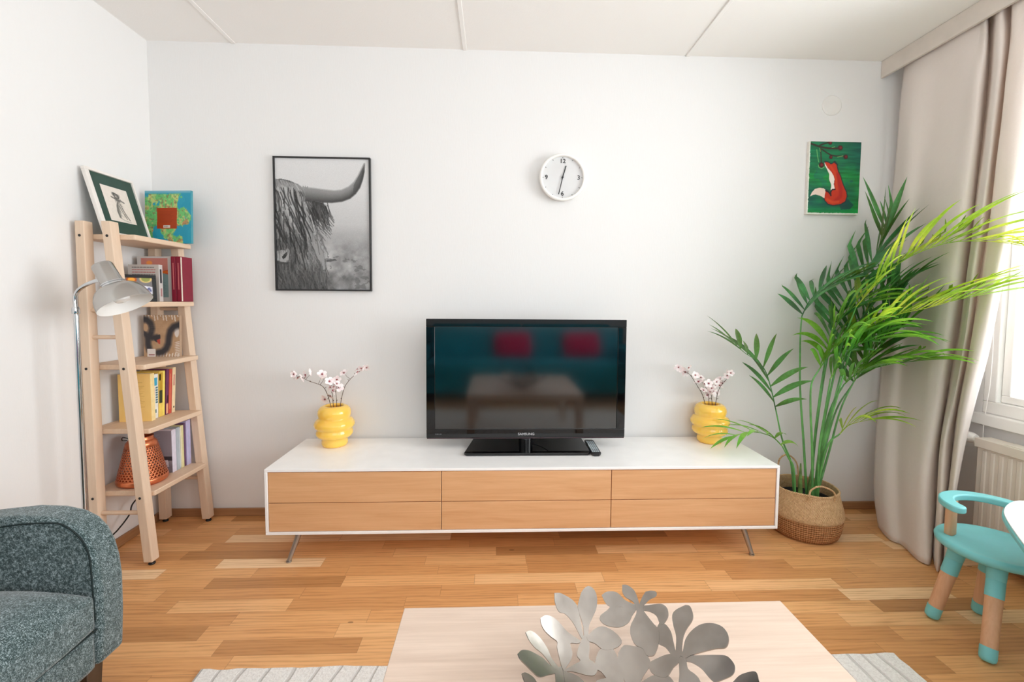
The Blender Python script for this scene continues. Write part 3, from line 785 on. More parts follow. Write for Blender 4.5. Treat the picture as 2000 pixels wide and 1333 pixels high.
m.build('back_shell', M_BLACKP, t, bevel=0.006)
lettering('brand_lettering', 'SAMSUNG', 0.0175, (1.951, TY - 0.0002, 0.5045), (1, 0, 0), (0, 0, 1), M_SILVER, bez, squash=1.05)
dm = MB()
for (px0, px1) in ((1.492, 1.497), (1.499, 1.507), (1.509, 1.512), (1.515, 1.523)):
    dm.box(px0, px1, TY - .0006, TY - .0001, .5045, .5080)
dm.build('panel_mark', plain('dim_print', (110, 110, 114), 0.5), bez)
m = MB()
m.tube([(1.951, -0.176, CZ1 + 0.012), (1.951, -0.176, TZ0 + .0005)], 0.036, 32)
m.box(1.918, 1.984, TY + 0.03, TY + 0.06, CZ1 + 0.012, TZ0 + 0.09)
m.build('neck', M_GLOSSB, t, smooth=True, bevel=0.002)
MB().prism([(1.655, -0.315), (2.246, -0.317), (2.260, -0.300), (2.259, -0.078), (2.25, -0.07), (1.686, -0.07), (1.677, -0.078), (1.643, -0.30)], 'xy', CZ1 + 0.003, CZ1 + 0.015).build('base', M_GLOSSB, t, bevel=0.002)
MB().prism([(1.67, -0.30), (2.23, -0.30), (2.23, -0.09), (1.69, -0.09)], 'xy', CZ1, CZ1 + 0.003).build('base_pad', M_BLACKP, t)
MB().tube(smoothline([(2.10, -0.14, 0.52), (2.06, -0.13, 0.487), (2.02, -0.135, 0.466), (1.993, -0.15, 0.455), (1.984, -0.16, 0.4475)], 5), 0.002, 8).build('power_cable', M_BLACKP, t, smooth=True)

# ------------------------------------------------------------------ remote control
t = thing('remote_control', (2.287, -0.22, CZ1), 'slim black remote control with grey keys lying beside the television stand', 'remote control')
ang = math.radians(-1.5)


def rl(x, y, z):
    x, y = x - 0.0, y
    return (2.288 + x * math.cos(ang) - y * math.sin(ang), -0.222 + x * math.sin(ang) + y * math.cos(ang), CZ1 + z)


hw, hl = 0.0235, 0.108
out = [(-hw, -hl + .012), (-hw + .01, -hl), (hw - .01, -hl), (hw, -hl + .012), (hw, hl - .006), (hw - .006, hl), (-hw + .006, hl), (-hw, hl - .006)]
m = MB()
m.add([rl(a * .86, b * .97, 0) for a, b in out] + [rl(a, b, .01) for a, b in out] + [rl(a, b, .017) for a, b in out],
      [tuple(range(8))[::-1], tuple(range(16, 24))] + [(i + o, (i + 1) % 8 + o, (i + 1) % 8 + 8 + o, i + 8 + o) for o in (0, 8) for i in range(8)])
m.build('body', M_BLACKP, t, bevel=0.002)
M_KEY = plain('grey_keys', (186, 196, 202), 0.5, var=0.1, vscale=200)
for r in range(9):
    kb = MB()
    for c_ in range(4):
        x0, y0 = -0.0185 + c_ * 0.0097, -0.088 + r * 0.0195
        p = [(x0, y0), (x0 + .0072, y0), (x0 + .0072, y0 + .012), (x0, y0 + .012)]
        kb.hexa([rl(a, b, .016) for a, b in p], [rl(a, b, .0185) for a, b in p])
    kb.build('key_row', M_KEY, t, bevel=0.0008)

# ------------------------------------------------------------------ yellow ringed vases and blossom twigs
k = NT('yellow_opal_glass')
v = k.noise(k.obj(), 9, 2)
k.base(k.ramp(v, [(0.3, (255, 200, 78)), (0.7, (255, 210, 100))]))
k.b.inputs['Roughness'].default_value = 0.12
k.b.inputs['Subsurface Weight'].default_value = 0.35
k.b.inputs['Subsurface Radius'].default_value = (0.03, 0.018, 0.004)
k.b.inputs['Subsurface Scale'].default_value = 0.6
k.b.inputs['Coat Weight'].default_value = 0.4
M_YEL = k.m




VP = [(0, 0), (.052, 0), (.060, .004), (.064, .014), (.0645, .026), (.0635, .037), (.066, .042),
      (.072, .046), (.083, .052), (.0895, .061), (.091, .069), (.0890, .078), (.0865, .085), (.0855, .0885),
      (.0885, .093), (.0965, .101), (.1000, .112), (.0975, .123), (.0915, .133), (.083, .141), (.0775, .145),
      (.0770, .150), (.0800, .158), (.0815, .170), (.080, .182), (.075, .194), (.066, .2035), (.054, .2085), (.046, .2085), (.042, .205), (.041, .198),
      (.050, .188), (.060, .17), (.060, .15), (.075, .12), (.06, .08), (.05, .03), (0, .02)]


def vase(x, y, lab):
    t = thing('vase', (x, y, CZ1), lab, 'vase', 'yellow ringed vases')
    MB().lathe(VP, (x, y, CZ1), 56).build('body', M_YEL, t, smooth=True, angle=80)
    return t


vase(0.965, -0.13, 'yellow ringed glass vase on the cabinet left of the television')
vase(2.950, -0.105, 'yellow ringed glass vase on the cabinet right of the television')

M_TWIG = plain('twig_brown', (92, 74, 62), 0.7, var=0.15, vscale=120)
k = NT('petal_white_pink')
v = k.noise(k.obj(), 60, 2)
k.base(k.ramp(v, [(0.40, (253, 248, 247)), (0.66, (252, 234, 234)), (0.80, (246, 206, 208))]))
k.b.inputs['Roughness'].default_value = 0.6
M_PETAL = k.m
M_STAMEN = plain('stamen_red', (150, 72, 78), 0.6, var=0.2, vscale=300)
rg = random.Random(5)


def blossom(p, size, parent):
    n = Vector((rg.uniform(-.7, .7), rg.uniform(-1.0, .1), rg.uniform(-.4, .8))).normalized()
    q = Vector((0, 0, 1)).rotation_difference(n)
    m = MB()
    a0 = rg.uniform(0, 2)
    for i in range(5):
        a = a0 + 2 * PI * i / 5
        d = Vector((math.cos(a), math.sin(a), 0))
        s = Vector((-math.sin(a), math.cos(a), 0))
        prof = [(0.02, 0.02, 0), (0.3, 0.27, .10), (0.62, 0.42, .2), (0.88, 0.34, .25), (1.0, 0.12, .24)]
        vs = []
        for (l, w_, h) in prof:
            for e in (-1, 0, 1):
                vs.append(Vector(p) + q @ ((d * l + s * w_ * e + Vector((0, 0, h + 0.08 * abs(e)))) * size))
        m.add(vs, [(j * 3 + e, j * 3 + e + 1, j * 3 + e + 4, j * 3 + e + 3) for j in range(4) for e in (0, 1)])
    b = m.build('blossom', M_PETAL, parent, smooth=True, angle=80)
    s = MB()
    c = Vector(p) + q @ Vector((0, 0, 0.10 * size))
    s.lathe([(0, 0), (.18 * size, 0.02 * size), (.20 * size, .12 * size), (0, .2 * size)], c, 8, n)
    for i in range(6):
        a = 2 * PI * i / 6
        s.tube([c, c + q @ (Vector((math.cos(a) * .3, math.sin(a) * .3, .38)) * size)], 0.0005, 4)
    s.build('stamen', M_STAMEN, b, smooth=True)


def twigs(brs, bls, labs):
    for bi, br in enumerate(brs):
        root = Vector(br[0])
        t = thing('blossom_twig', tuple(br[0]), labs[bi], 'blossom twig', 'blossom twigs in the yellow vases')
        line = smoothline(br, 4)
        n = len(line)
        m = MB().tube(line, [0.0019 - 0.0011 * i / n for i in range(n)], 7)
        mine = [b for b in bls if b[3] == bi]
        for b in mine:
            P = Vector(b[:3])
            near = min(line, key=lambda q_: (q_ - P).length)
            m.tube([near, (near + P) / 2 + Vector((0, 0, -.003)), P], [0.0012, 0.0009, 0.0007], 5)
        for i in range(3, n - 2, 4):
            a = line[i]
            m.tube([a, a + Vector((rg.uniform(-.010, .010), rg.uniform(-.006, .006), .008))], [0.0011, 0.0013], 5)
        m.build('twig', M_TWIG, t, smooth=True)
        for b in mine:
            blossom(b[:3], rg.uniform(.020, .026), t)
        extra = 2 if len(mine) > 3 else 4
        for i in range(extra):
            q_ = line[-1 - min(2 * i, n - 6)] + Vector((rg.uniform(-.01, .01), rg.uniform(-.012, .005), rg.uniform(-.004, .01)))
            blossom(tuple(q_), .018, t)


twigs(D['BRL'], D['BLL'], ['blossoming twig leaning far left out of the left yellow vase', 'blossoming twig reaching up right out of the left yellow vase',
                           'short blossoming twig leaning slightly left in the left yellow vase', 'short upright blossoming twig in the left yellow vase'])
twigs(D['BRR'], D['BLR'], ['blossoming twig leaning far left out of the right yellow vase', 'blossoming twig reaching right towards the palm from the right yellow vase',
                           'short blossoming twig leaning slightly left in the right yellow vase', 'short upright blossoming twig in the right yellow vase'])

# ------------------------------------------------------------------ wall clock
t = thing('wall_clock', (2.145, 0, 1.838), 'round white wall clock with black numbers hanging above the television', 'clock')
cc = (2.145, -0.001, 1.838)
M_CLW = plain('clock_white', (240, 238, 234), 0.35, var=0.01)
MB().lathe([(0, 0), (0.112, 0), (0.118, .008), (0.1235, .03), (0.1245, .041), (0.121, .046), (0.1125, .047), (0.109, .044), (0.1085, .030), (0, .030)], cc, 72, (0, -1, 0)).build('rim', M_CLW, t, smooth=True, angle=50)
face = MB().lathe([(0, 0.0305), (0.1083, 0.0305)], cc, 64, (0, -1, 0)).build('face', plain('clock_face', (214, 214, 214), 0.5, var=0.01), t)
fy = -0.0325
for txt, dx, dz in (('12', 0, .085), ('3', .086, 0), ('6', 0, -.085), ('9', -.086, 0)):
    lettering('numeral', txt, 0.032, (2.145 + dx, fy, 1.838 + dz), (1, 0, 0), (0, 0, 1), M_BLACKP, face)
for i in range(12):
    a = math.radians(30 * i)
    d = Vector((math.sin(a), 0, math.cos(a)))
    s = Vector((math.cos(a), 0, -math.sin(a)))
    p = Vector((2.145, fy, 1.838)) + d * .1005
    MB().obox(p - s * .0012, s * .0024, Vector((0, .001, 0)), d * .006).build('hour_mark', M_BLACKP, face)


def hand(a, ln, wd, y, nm):
    a = math.radians(a)
    d = Vector((math.sin(a), 0, math.cos(a)))
    s = Vector((math.cos(a), 0, -math.sin(a)))
    p = Vector((2.145, y, 1.838)) - d * .012
    MB().obox(p - s * wd / 2, s * wd, Vector((0, .0012, 0)), d * (ln + .012)).build(nm, M_BLACKP, t)


hand(16.5, .064, .0055, -.036, 'hour_hand')
hand(193, .092, .0045, -.039, 'minute_hand')
MB().lathe([(0, 0), (.005, 0), (.005, .010), (0, .010)], (2.145, -0.031, 1.838), 16, (0, -1, 0)).build('hub', M_BLACKP, t, smooth=True)

# round cover plate high on the wall
tag(MB().lathe([(0, 0), (.054, 0), (.0545, .003), (.050, .0065), (0, .0075)], (3.622, 0, 2.258), 48, (0, -1, 0)).build('wall_cover_plate', plain('cover_plate', (229, 227, 224), 0.7, var=0.01), smooth=True, origin=(3.622, 0, 2.258)),
    'round white blanking plate on the wall above the fox painting', 'cover plate')

# ------------------------------------------------------------------ poster of a long-haired cow
M_PRINT = paint_mat('poster_print', 0.4, 0.3)
t = thing('framed_poster', (0.88, 0, 1.227), 'black and white poster of a shaggy horned cow in a thin black frame', 'poster')
PX0, PX1, PZ0, PZ1 = 0.629, 1.131, 1.227, 1.926
m = MB()
fw = 0.008
m.box(PX0, PX1, -0.022, -0.001, PZ0, PZ0 + fw).box(PX0, PX1, -0.022, -0.001, PZ1 - fw, PZ1)
m.box(PX0, PX0 + fw, -0.022, -0.001, PZ0 + fw, PZ1 - fw).box(PX1 - fw, PX1, -0.022, -0.001, PZ0 + fw, PZ1 - fw)
m.build('frame', plain('frame_black', (28, 27, 28), 0.35, var=0.03), t, bevel=0.001)
MB().box(PX0 + .004, PX1 - .004, -0.013, -0.004, PZ0 + .004, PZ1 - .004).build('backing', M_BLACKP, t)
pc = Pic(236, 330, (205, 204, 204), 4)


def cb(x, y):
    return ((x - 162) / 766.0, (y - 122) / 1070.0)


def CB(l):
    return [cb(*q) for q in l]


Y = pc.Y
g = np.interp(Y, [0, .25, .5, .58, .7, .85, 1], [214, 208, 190, 168, 150, 140, 138])
pc.a = np.repeat(g[..., None], 3, 2) * np.array([1, .998, 1.0])
nz_ = pc.vnoise(9, 12, 4)
gm_ = np.clip((Y - .55) / .2, 0, 1)
pc.a += ((nz_ - .5) * 110 * gm_)[..., None]
nz2 = pc.vnoise(14, 30, 3)
pc.put(((nz2 > .66) & (Y > .74)).astype(float), (90, 90, 90), .5)
pc.poly(CB([(565, 945), (640, 935), (655, 950), (570, 962)]), (85, 85, 85), .9)
# far shoulder
pc.poly(CB([(440, 640), (480, 720), (520, 800), (545, 900), (560, 1030), (430, 1000), (380, 700)]), (150, 150, 150))
# head and fringe
head = [(150, 300), (210, 290), (280, 305), (340, 330), (385, 365), (412, 420), (425, 520), (440, 640), (400, 720), (430, 770), (470, 860), (505, 960), (550, 1060), (545, 1130), (500, 1170), (520, 1200), (150, 1200)]
pc.poly(CB(head), (84, 84, 84))
pc.poly(CB([(412, 470), (470, 468), (540, 480), (580, 520), (585, 560), (540, 600), (470, 625), (430, 640)]), (58, 58, 58))
rs = np.random.RandomState(8)


def lock(x, y, dx, dy, ln, wd, gcol, op=.8, curl=0.0):
    pts = []
    a = 0
    for i in range(7):
        f_ = i / 6
        pts.append(cb(x + dx * ln * f_ + curl * math.sin(f_ * 5 + x), y + dy * ln * f_))
    pc.stroke(pts, wd, (gcol, gcol, gcol), op)


for i in range(2400):
    x, y = rs.uniform(150, 560), rs.uniform(300, 1190)
    px_, py_ = cb(x, y)
    ix, iy = int(min(max(px_, 0), .999) * pc.w), int(min(max(py_, 0), .999) * pc.h)
    if pc.a[iy, ix, 0] > 135:
        continue
    cen_ = (x - 160) / 300
    slope = .25 + .35 * cen_ if y < 700 else .15 + .2 * rs.rand()
    base_ = 60 + 70 * rs.rand() ** 1.2 + (35 if (y < 720 and x < 400) else 0) + (30 if 380 < x < 480 and 650 < y < 950 else 0)
    if y > 1000:
        base_ = 45 + 55 * rs.rand()
    if 400 < x < 600 and 470 < y < 640:
        base_ = 35 + 50 * rs.rand()
    lock(x, y, slope, 1, rs.uniform(40, 130), rs.uniform(.0025, .005), base_ + rs.uniform(-12, 22), .6, rs.uniform(2, 14))
for i in range(70):
    x = rs.uniform(165, 400)
    lock(x, 300 + (x - 165) * .25 + rs.uniform(0, 90), rs.uniform(.0, .5), 1, rs.uniform(150, 330), .0055, rs.uniform(140, 195), .75, rs.uniform(6, 16))
for i in range(60):
    x = rs.uniform(160, 390)
    lock(x, rs.uniform(330, 800), rs.uniform(.1, .5), 1, rs.uniform(120, 260), .006, rs.uniform(25, 50), .7, rs.uniform(4, 12))
for i in range(60):
    lock(rs.uniform(420, 590), rs.uniform(470, 560), rs.uniform(.1, .45), 1, rs.uniform(50, 110), .004, rs.uniform(25, 110), .7)
for i in range(40):
    lock(rs.uniform(470, 560), rs.uniform(960, 1080), rs.uniform(-.1, .25), 1, rs.uniform(50, 110), .004, rs.uniform(60, 130), .6)
# muzzle
pc.poly(CB([(150, 880), (200, 868), (235, 870), (255, 850), (275, 880), (290, 925), (285, 965), (220, 968), (150, 950)]), (165, 165, 165), .9)
pc.poly(CB([(205, 925), (225, 900), (248, 880), (250, 905), (235, 930), (215, 945)]), (40, 40, 40), .95)
pc.poly(CB([(150, 965), (285, 968), (280, 985), (150, 985)]), (60, 60, 60), .8)
for i in range(45):
    x = rs.uniform(155, 320)
    lock(x, rs.uniform(800, 880), rs.uniform(-.1, .3), 1, rs.uniform(20, 70), .003, rs.uniform(50, 130), .6)
    lock(x, rs.uniform(950, 1000), rs.uniform(-.1, .3), 1, rs.uniform(30, 90), .003, rs.uniform(40, 90), .7)
for i in range(60):
    lock(rs.uniform(265, 310), rs.uniform(860, 960), rs.uniform(-.2, .1), 1, rs.uniform(20, 70), .003, rs.uniform(50, 110), .7)
for i in range(90):
    lock(rs.uniform(385, 425), rs.uniform(345, 450), rs.uniform(0, .5), 1, rs.uniform(20, 60), .003, rs.uniform(60, 150), .7)
for i in range(120):
    f_ = rs.rand()
    lock(160 + 235 * f_, 296 + 60 * f_ ** 1.6 + rs.uniform(-6, 10), .3 + .5 * f_, 1, rs.uniform(20, 60), .0028, rs.uniform(110, 190), .7)
# horn
hi = [(405, 362), (480, 368), (560, 378), (640, 385), (700, 378), (760, 350), (805, 310), (840, 255), (870, 195), (888, 160)]
lo_ = [(893, 170), (880, 225), (868, 285), (845, 350), (810, 400), (765, 438), (700, 463), (620, 473), (540, 472), (470, 468), (415, 462)]
pc.poly(CB(hi + lo_), (120, 119, 118))
for i in range(9):
    f_ = i / 8
    mid = [((1 - f_) * a[0] + f_ * b[0], (1 - f_) * a[1] + f_ * b[1]) for a, b in zip(hi, lo_[::-1][:10])]
    gg = 150 - 95 * f_ ** 1.5
    pc.stroke(CB(mid), .010, (gg, gg, gg), .75)
pc.poly(CB([(800, 330), (840, 258), (890, 162), (880, 225), (862, 300), (825, 385), (790, 410)]), (70, 70, 70), .6)
pc.a += (pc.rs.rand(pc.h, pc.w, 1) - .5) * 10
pc.build('print', (PX0 + .007, -0.0135, PZ1 - .007), (PX1 - .007, -0.0135, PZ1 - .007), (PX0 + .007, -0.0135, PZ0 + .007), M_PRINT, t)

# ------------------------------------------------------------------ fox painting
M_PAINT = paint_mat('canvas_paint', 0.35, 0.45)
t = thing('canvas_painting', (3.637, 0, 1.666), 'small unframed canvas painting of a sitting red fox on green', 'painting')
FX0, FX1, FZ0, FZ1 = 3.493, 3.785, 1.667, 2.060
MB().box(FX0, FX1, -0.020, -0.001, FZ0, FZ1).build('canvas', plain('canvas_white', (228, 222, 214), 0.8, var=0.03, vscale=60), t, bevel=0.001)
pc = Pic(170, 228, (14, 120, 78), 9)


def cf(x, y):
    return ((x - 135 + .045 * (y - 65)) / 850.0, (y - 65) / 1195.0)


def CF(l):
    return [cf(*q) for q in l]


n1, n2, n3 = pc.vnoise(4, 5, 4), pc.vnoise(3, 40, 3), pc.vnoise(6, 7, 3)
pc.put(np.clip((n1 - .45) * 4, 0, 1), (8, 84, 82), .7)
pc.put(np.clip((pc.X - .55) * 2, 0, 1) * np.clip((.5 - pc.Y) * 3, 0, 1), (6, 66, 74), .7)
pc.put(np.clip(1 - np.abs(pc.Y - .48) * 5, 0, 1) * (n3 > .35), (18, 150, 48), .6)
pc.put(np.clip((pc.X - .75) * 4, 0, 1) * np.clip((pc.Y - .45) * 4, 0, 1), (22, 140, 30), .6)
pc.put(np.clip(1 - np.abs(pc.Y - .74) * 8, 0, 1), (8, 96, 66), .6)
pc.put(np.clip((pc.Y - .86) * 9, 0, 1), (12, 150, 66), .75)
pc.a += ((n2 - .5) * 60)[..., None] * np.array([.4, 1, .7])
pc.poly(CF([(620, 1110), (760, 1000), (860, 1100), (800, 1170), (650, 1180)]), (10, 60, 70), .7)
# boughs
for l, w_ in (([(140, 100), (230, 130), (330, 160), (450, 175), (590, 175)], .016), ([(300, 130), (380, 100), (450, 80)], .012), ([(330, 190), (400, 240), (480, 285), (560, 300), (690, 300)], .011), ([(310, 180), (318, 260), (322, 350), (325, 420)], .009)):
    pc.stroke(CF(l), w_, (58, 38, 34))
for x, y, r_ in ((635, 165, .055), (480, 320, .040), (725, 310, .050), (470, 85, .045), (325, 450, .058)):
    u_, v_ = cf(x, y)
    pc.disc(u_, v_, r_, r_ * .72, (72, 30, 36))
    pc.disc(u_ + .008, v_ - .004, r_ * .5, r_ * .36, (128, 38, 40))
for l in ([(300, 180), (308, 230)], [(590, 315), (680, 295)], [(275, 450), (285, 490), (330, 510), (375, 480)], [(250, 200), (262, 300), (280, 400)], [(500, 160), (545, 150)]):
    pc.stroke(CF(l), .006, (170, 225, 130), .7)
body = [(385, 400), (430, 405), (480, 435), (515, 425), (545, 395), (570, 430), (580, 480), (600, 560), (640, 640), (665, 730), (700, 820), (735, 890), (742, 960), (715, 1040), (640, 1085), (520, 1105), (440, 1085), (390, 1030), (370, 980), (395, 860), (430, 880), (480, 940), (485, 880), (500, 850), (545, 840), (535, 760), (545, 680), (525, 620), (490, 560), (430, 500), (400, 450)]
pc.stroke(CF(body + body[:1]), .018, (30, 44, 50))
pc.poly(CF(body), (196, 50, 24))
pc.stroke(CF([(600, 600), (620, 720), (650, 850), (640, 960), (560, 1030)]), .035, (170, 26, 24), .7)
pc.stroke(CF([(480, 470), (540, 560), (570, 700), (580, 850)]), .02, (214, 74, 34), .7)
pc.stroke(CF([(420, 1010), (500, 1060), (600, 1050)]), .025, (222, 84, 40), .7)
pc.poly(CF([(375, 400), (395, 440), (430, 500), (490, 560), (525, 620), (542, 680), (530, 760), (545, 835), (500, 850), (480, 860), (488, 770), (455, 690), (455, 600), (420, 520), (385, 460)]), (242, 232, 222))
pc.poly(CF([(140, 965), (170, 900), (220, 845), (290, 825), (360, 830), (400, 862), (385, 920), (375, 995), (310, 955), (230, 935), (180, 945)]), (240, 214, 200))
pc.stroke(CF([(480, 950), (478, 890), (505, 850), (550, 845)]), .011, (34, 20, 28))
pc.stroke(CF([(395, 870), (440, 890), (485, 945)]), .010, (34, 20, 28))
pc.stroke(CF([(540, 400), (575, 425), (590, 440)]), .012, (30, 40, 50))
edge = (pc.X < .012 + .012 * pc.vnoise(3, 40, 2)).astype(float)
pc.put(edge, (232, 238, 226))
pc.put((pc.Y > .985 - .012 * pc.vnoise(40, 3, 2)).astype(float), (226, 230, 220))
pc.build('painted_front', (FX0 + .0015, -0.0203, FZ1 - .0015), (FX1 - .0015, -0.0203, FZ1 - .0015), (FX0 + .0015, -0.0203, FZ0 + .0015), M_PAINT, t)

# ------------------------------------------------------------------ ladder shelf
M_BIRCH = wood('birch_pale', (232, 208, 184), (216, 188, 162), 'Z', 0.8, 0.55, 0.7)
M_BIRCHY = wood('birch_pale_shelf', (230, 204, 178), (212, 182, 154), 'Y', 0.8, 0.55, 0.7)
M_BIRCHX = wood('birch_pale_rung', (228, 200, 174), (210, 178, 150), 'X', 0.8, 0.55, 0.7)
M_DARK = plain('dark_rubber', (30, 28, 28), 0.6, var=0.05)
t = thing('ladder_shelf', (0.14, -0.255, 0), 'pale birch ladder shelf with five boards standing against the left wall', 'shelf')
NY0, NY1, FY0_, FY1_ = -0.475, -0.431, -0.079, -0.035


def rx(z):   # left face of the room-side leg at height z
    return 0.250 - (0.250 - 0.131) * z / 1.505


def wx_(z):
    return 0.024 + 0.004 * (1 - z / 1.5)


for (ya, yb) in ((NY0, NY1), (FY0_, FY1_)):
    for fn in (rx, wx_):
        a, b = fn(0.018), fn(1.505)
        lg = MB().hexa([(a, ya, .018), (a + .038, ya, .018), (a + .038, yb, .018), (a, yb, .018)],
                       [(b, ya, 1.505), (b + .038, ya, 1.505), (b + .038, yb, 1.505), (b, yb, 1.505)]).build('leg', M_BIRCH, t, bevel=0.003)
        MB().lathe([(0, 0), (.012, 0), (.014, .004), (.012, .008), (.006, .010), (.006, .02), (0, .02)], (fn(0) + .019, (ya + yb) / 2, 0), 20).build('adjustable_foot', M_DARK, lg, smooth=True)
        for z in (1.443, .877, .308):
            MB().lathe([(0, 0), (.0055, 0), (.0055, .0012), (0, .0012)], (fn(z) + .019, ya, z), 16, (0, -1, 0)).build('bolt', M_DARK, lg)
    for z in (1.128, 1.012, 0.235):
        MB().tube([(wx_(z) + .02, (ya + yb) / 2, z), (rx(z) + .02, (ya + yb) / 2, z)], 0.009, 14).build('rung', M_BIRCHX, t, smooth=True)
SHZ = [1.455, 1.165, .889, .603, .322]
SHX = [.232, .238, .250, .260, .272]
for z, x in zip(SHZ, SHX):
    MB().prism([(0.004, NY1 + .001), (x, NY1 + .001), (x + .004, NY1 + .006), (x + .010, FY0_ - .004), (x + .006, FY0_ - .001), (0.004, FY0_ - .001)], 'xy', z - .023, z).build('shelf_board', M_BIRCHY, t, bevel=0.004, seg=3)

M_PAGES = plain('paper_pages', (226, 216, 200), 0.8, var=0.05, vscale=300)
M_COV = paint_mat('printed_cover', 0.4, 0.4)


def book(lab, o, w_, h_, d_, cover, a=0.0, lean=0.0, group=None, cat='book', pages_side='right'):
    """o: lower front left corner; w_ across the front, d_ away from the viewer, turned by a about the vertical, leaning sideways by lean"""
    t = thing('book', tuple(o), lab, cat, group)
    ax = Vector((math.cos(a), math.sin(a), 0))
    ay = Vector((-math.sin(a), math.cos(a), 0))
    az = Vector((0, 0, 1))
    if lean:
        az = (az + ax * math.sin(lean)).normalized()
    o = Vector(o)
    return t, ax, ay, az, o


def spine_book(lab, x, y0, y1, z, h_, cover, depth=.12, lean=0.0, lines=None, pages=True):
    """book standing with its spine towards the room (+x), between y0 and y1"""
    t = thing('book', (x - depth, y0, z), lab, 'book', 'books standing in the ladder shelf')
    up = Vector((0, math.sin(lean), math.cos(lean)))
    o = Vector((x - depth, y0, z + 0.0005))
    m = MB()
    X, Yv, Z = Vector((depth, 0, 0)), Vector((0, y1 - y0, 0)), up * h_
    ct = 0.0022
    m.obox(o, X, Yv.normalized() * ct, Z)
    m.obox(o + Yv - Yv.normalized() * ct, X, Yv.normalized() * ct, Z)
    m.obox(o + Vector((depth - ct, 0, 0)) + Yv.normalized() * ct, Vector((ct, 0, 0)), Yv - Yv.normalized() * 2 * ct, Z)
    m.build('cover', cover, t, bevel=0.0006)
    MB().obox(o + Yv.normalized() * ct + Vector((0.004, 0, 0)) + up * .003, Vector((depth - ct - .004, 0, 0)), Yv - Yv.normalized() * 2 * ct, up * (h_ - .007)).build('pages', M_PAGES, t)
    if lines:
        for (f0, f1, w0, w1, c) in lines:
            MB().obox(o + Vector((depth + .0001, 0, 0)) + Yv * w0 + up * (h_ * f0), Vector((.0004, 0, 0)), Yv * (w1 - w0), up * (h_ * (f1 - f0))).build('spine_print', c, t)
    return t


def front_book(lab, xl, yl, xr, yr, z, h_, thick, cover, pic, leanback=0.0, group='books standing in the ladder shelf', name='book', cat='book', spine_print=None):
    """book showing its front; lower front edge from (xl,yl) to (xr,yr)"""
    t = thing(name, (xl, yl, z), lab, cat, group)
    a = Vector((xl, yl, z + .0005))
    w_ = Vector((xr - xl, yr - yl, 0))
    nb = Vector((-w_.y, w_.x, 0)).normalized()     # away from the room
    up = (Vector((0, 0, math.cos(leanback))) + nb * math.sin(leanback)) * h_
    ct = .002
    wn = w_.normalized()
    a2 = a
    m = MB()
    m.obox(a2, w_, nb * ct, up).obox(a2 + nb * (thick - ct), w_, nb * ct, up)
    m.obox(a2 + nb * ct + w_ - wn * ct, wn * ct, nb * (thick - 2 * ct), up)
    m.build('cover', cover, t, bevel=0.0006)
    MB().obox(a2 + nb * ct + wn * .003 + up * .012, w_ - wn * (.003 + ct), nb * (thick - 2 * ct), up * .976).build('pages', M_PAGES, t)
    e = nb * -.0004
    pic.build('front_print', a2 + up + e + wn * .0005, a2 + up + w_ + e - wn * .0005, a2 + e + wn * .0005, M_COV, t)
    if spine_print:
        for (f0, f1, w0, w1, c) in spine_print:
            MB().obox(a2 + w_ + wn * .0002 + nb * thick * w0 + up * f0, wn * .0004, nb * thick * (w1 - w0), up * (f1 - f0)).build('spine_print', c, t)
    return t


def cm(name, rgb, rough=.5):
    return plain(name, rgb, rough, var=0.03, vscale=40)


# --- top board: framed drawing leaning on the wall, atlas
t = thing('framed_drawing', (.10, -.30, 1.455), 'white framed pencil drawing with a green mount leaning on the wall, on the topmost board', 'picture')
bo = Vector((.098, -.428, 1.4555))
W_ = Vector((0, .262, 0))
UPV = Vector((-.082, 0, .287))
nrm = Vector((UPV.z, 0, -UPV.x)).normalized()          # towards the room
un = UPV.normalized()
L = UPV.length


def fbox(y0, y1, h0, h1, d0, d1):
    return [bo + Vector((0, y0, 0)) + un * h0 + nrm * d0, Vector((0, y1 - y0, 0)), nrm * (d1 - d0), un * (h1 - h0)]


m = MB()
FWW = .020
for q_ in (fbox(0, .262, 0, .012, 0, .016), fbox(0, .262, L - .012, L, 0, .016), fbox(0, FWW, .012, L - .012, 0, .016), fbox(.262 - .010, .262, .012, L - .012, 0, .016)):
    m.obox(*q_)
m.build('frame', plain('frame_white', (232, 226, 220), .5, var=.02), t, bevel=.0012)
q_ = fbox(FWW - .003, .255, .010, L - .010, .004, .009)
MB().obox(*q_).build('mount', plain('mount_dark_green', (44, 72, 62), .6, var=.05), t)
pc = Pic(100, 110, (226, 216, 206), 3)
pc.a += ((pc.vnoise(20, 20, 2) - .5) * 10)[..., None]
for l, w_, g_, o_ in (([(.30, .30), (.40, .33), (.62, .36), (.74, .40)], .022, 95, .9), ([(.40, .20), (.58, .24)], .05, 120, .85), ([(.42, .17), (.56, .20), (.58, .30), (.43, .30), (.42, .17)], .02, 70, .9),
                      ([(.47, .36), (.55, .38)], .05, 100, .8), ([(.48, .44), (.42, .56), (.38, .70), (.40, .86)], .03, 95, .85), ([(.44, .55), (.42, .8)], .05, 110, .6), ([(.56, .46), (.60, .60), (.68, .78), (.76, .90)], .02, 100, .8), ([(.50, .52), (.58, .72), (.66, .88)], .015, 80, .8),
                      ([(.40, .88), (.55, .93), (.78, .96)], .012, 150, .7), ([(.52, .45), (.54, .62), (.60, .80)], .012, 140, .7)):
    pc.stroke(l, w_, (g_, g_ - 3, g_ - 8), o_)
for i in range(120):
    x, y = pc.rs.uniform(.36, .64), pc.rs.uniform(.18, .86)
    pc.stroke([(x, y), (x + .03, y + .03)], .004, (70, 68, 66), .4)
p0 = bo + nrm * .0095
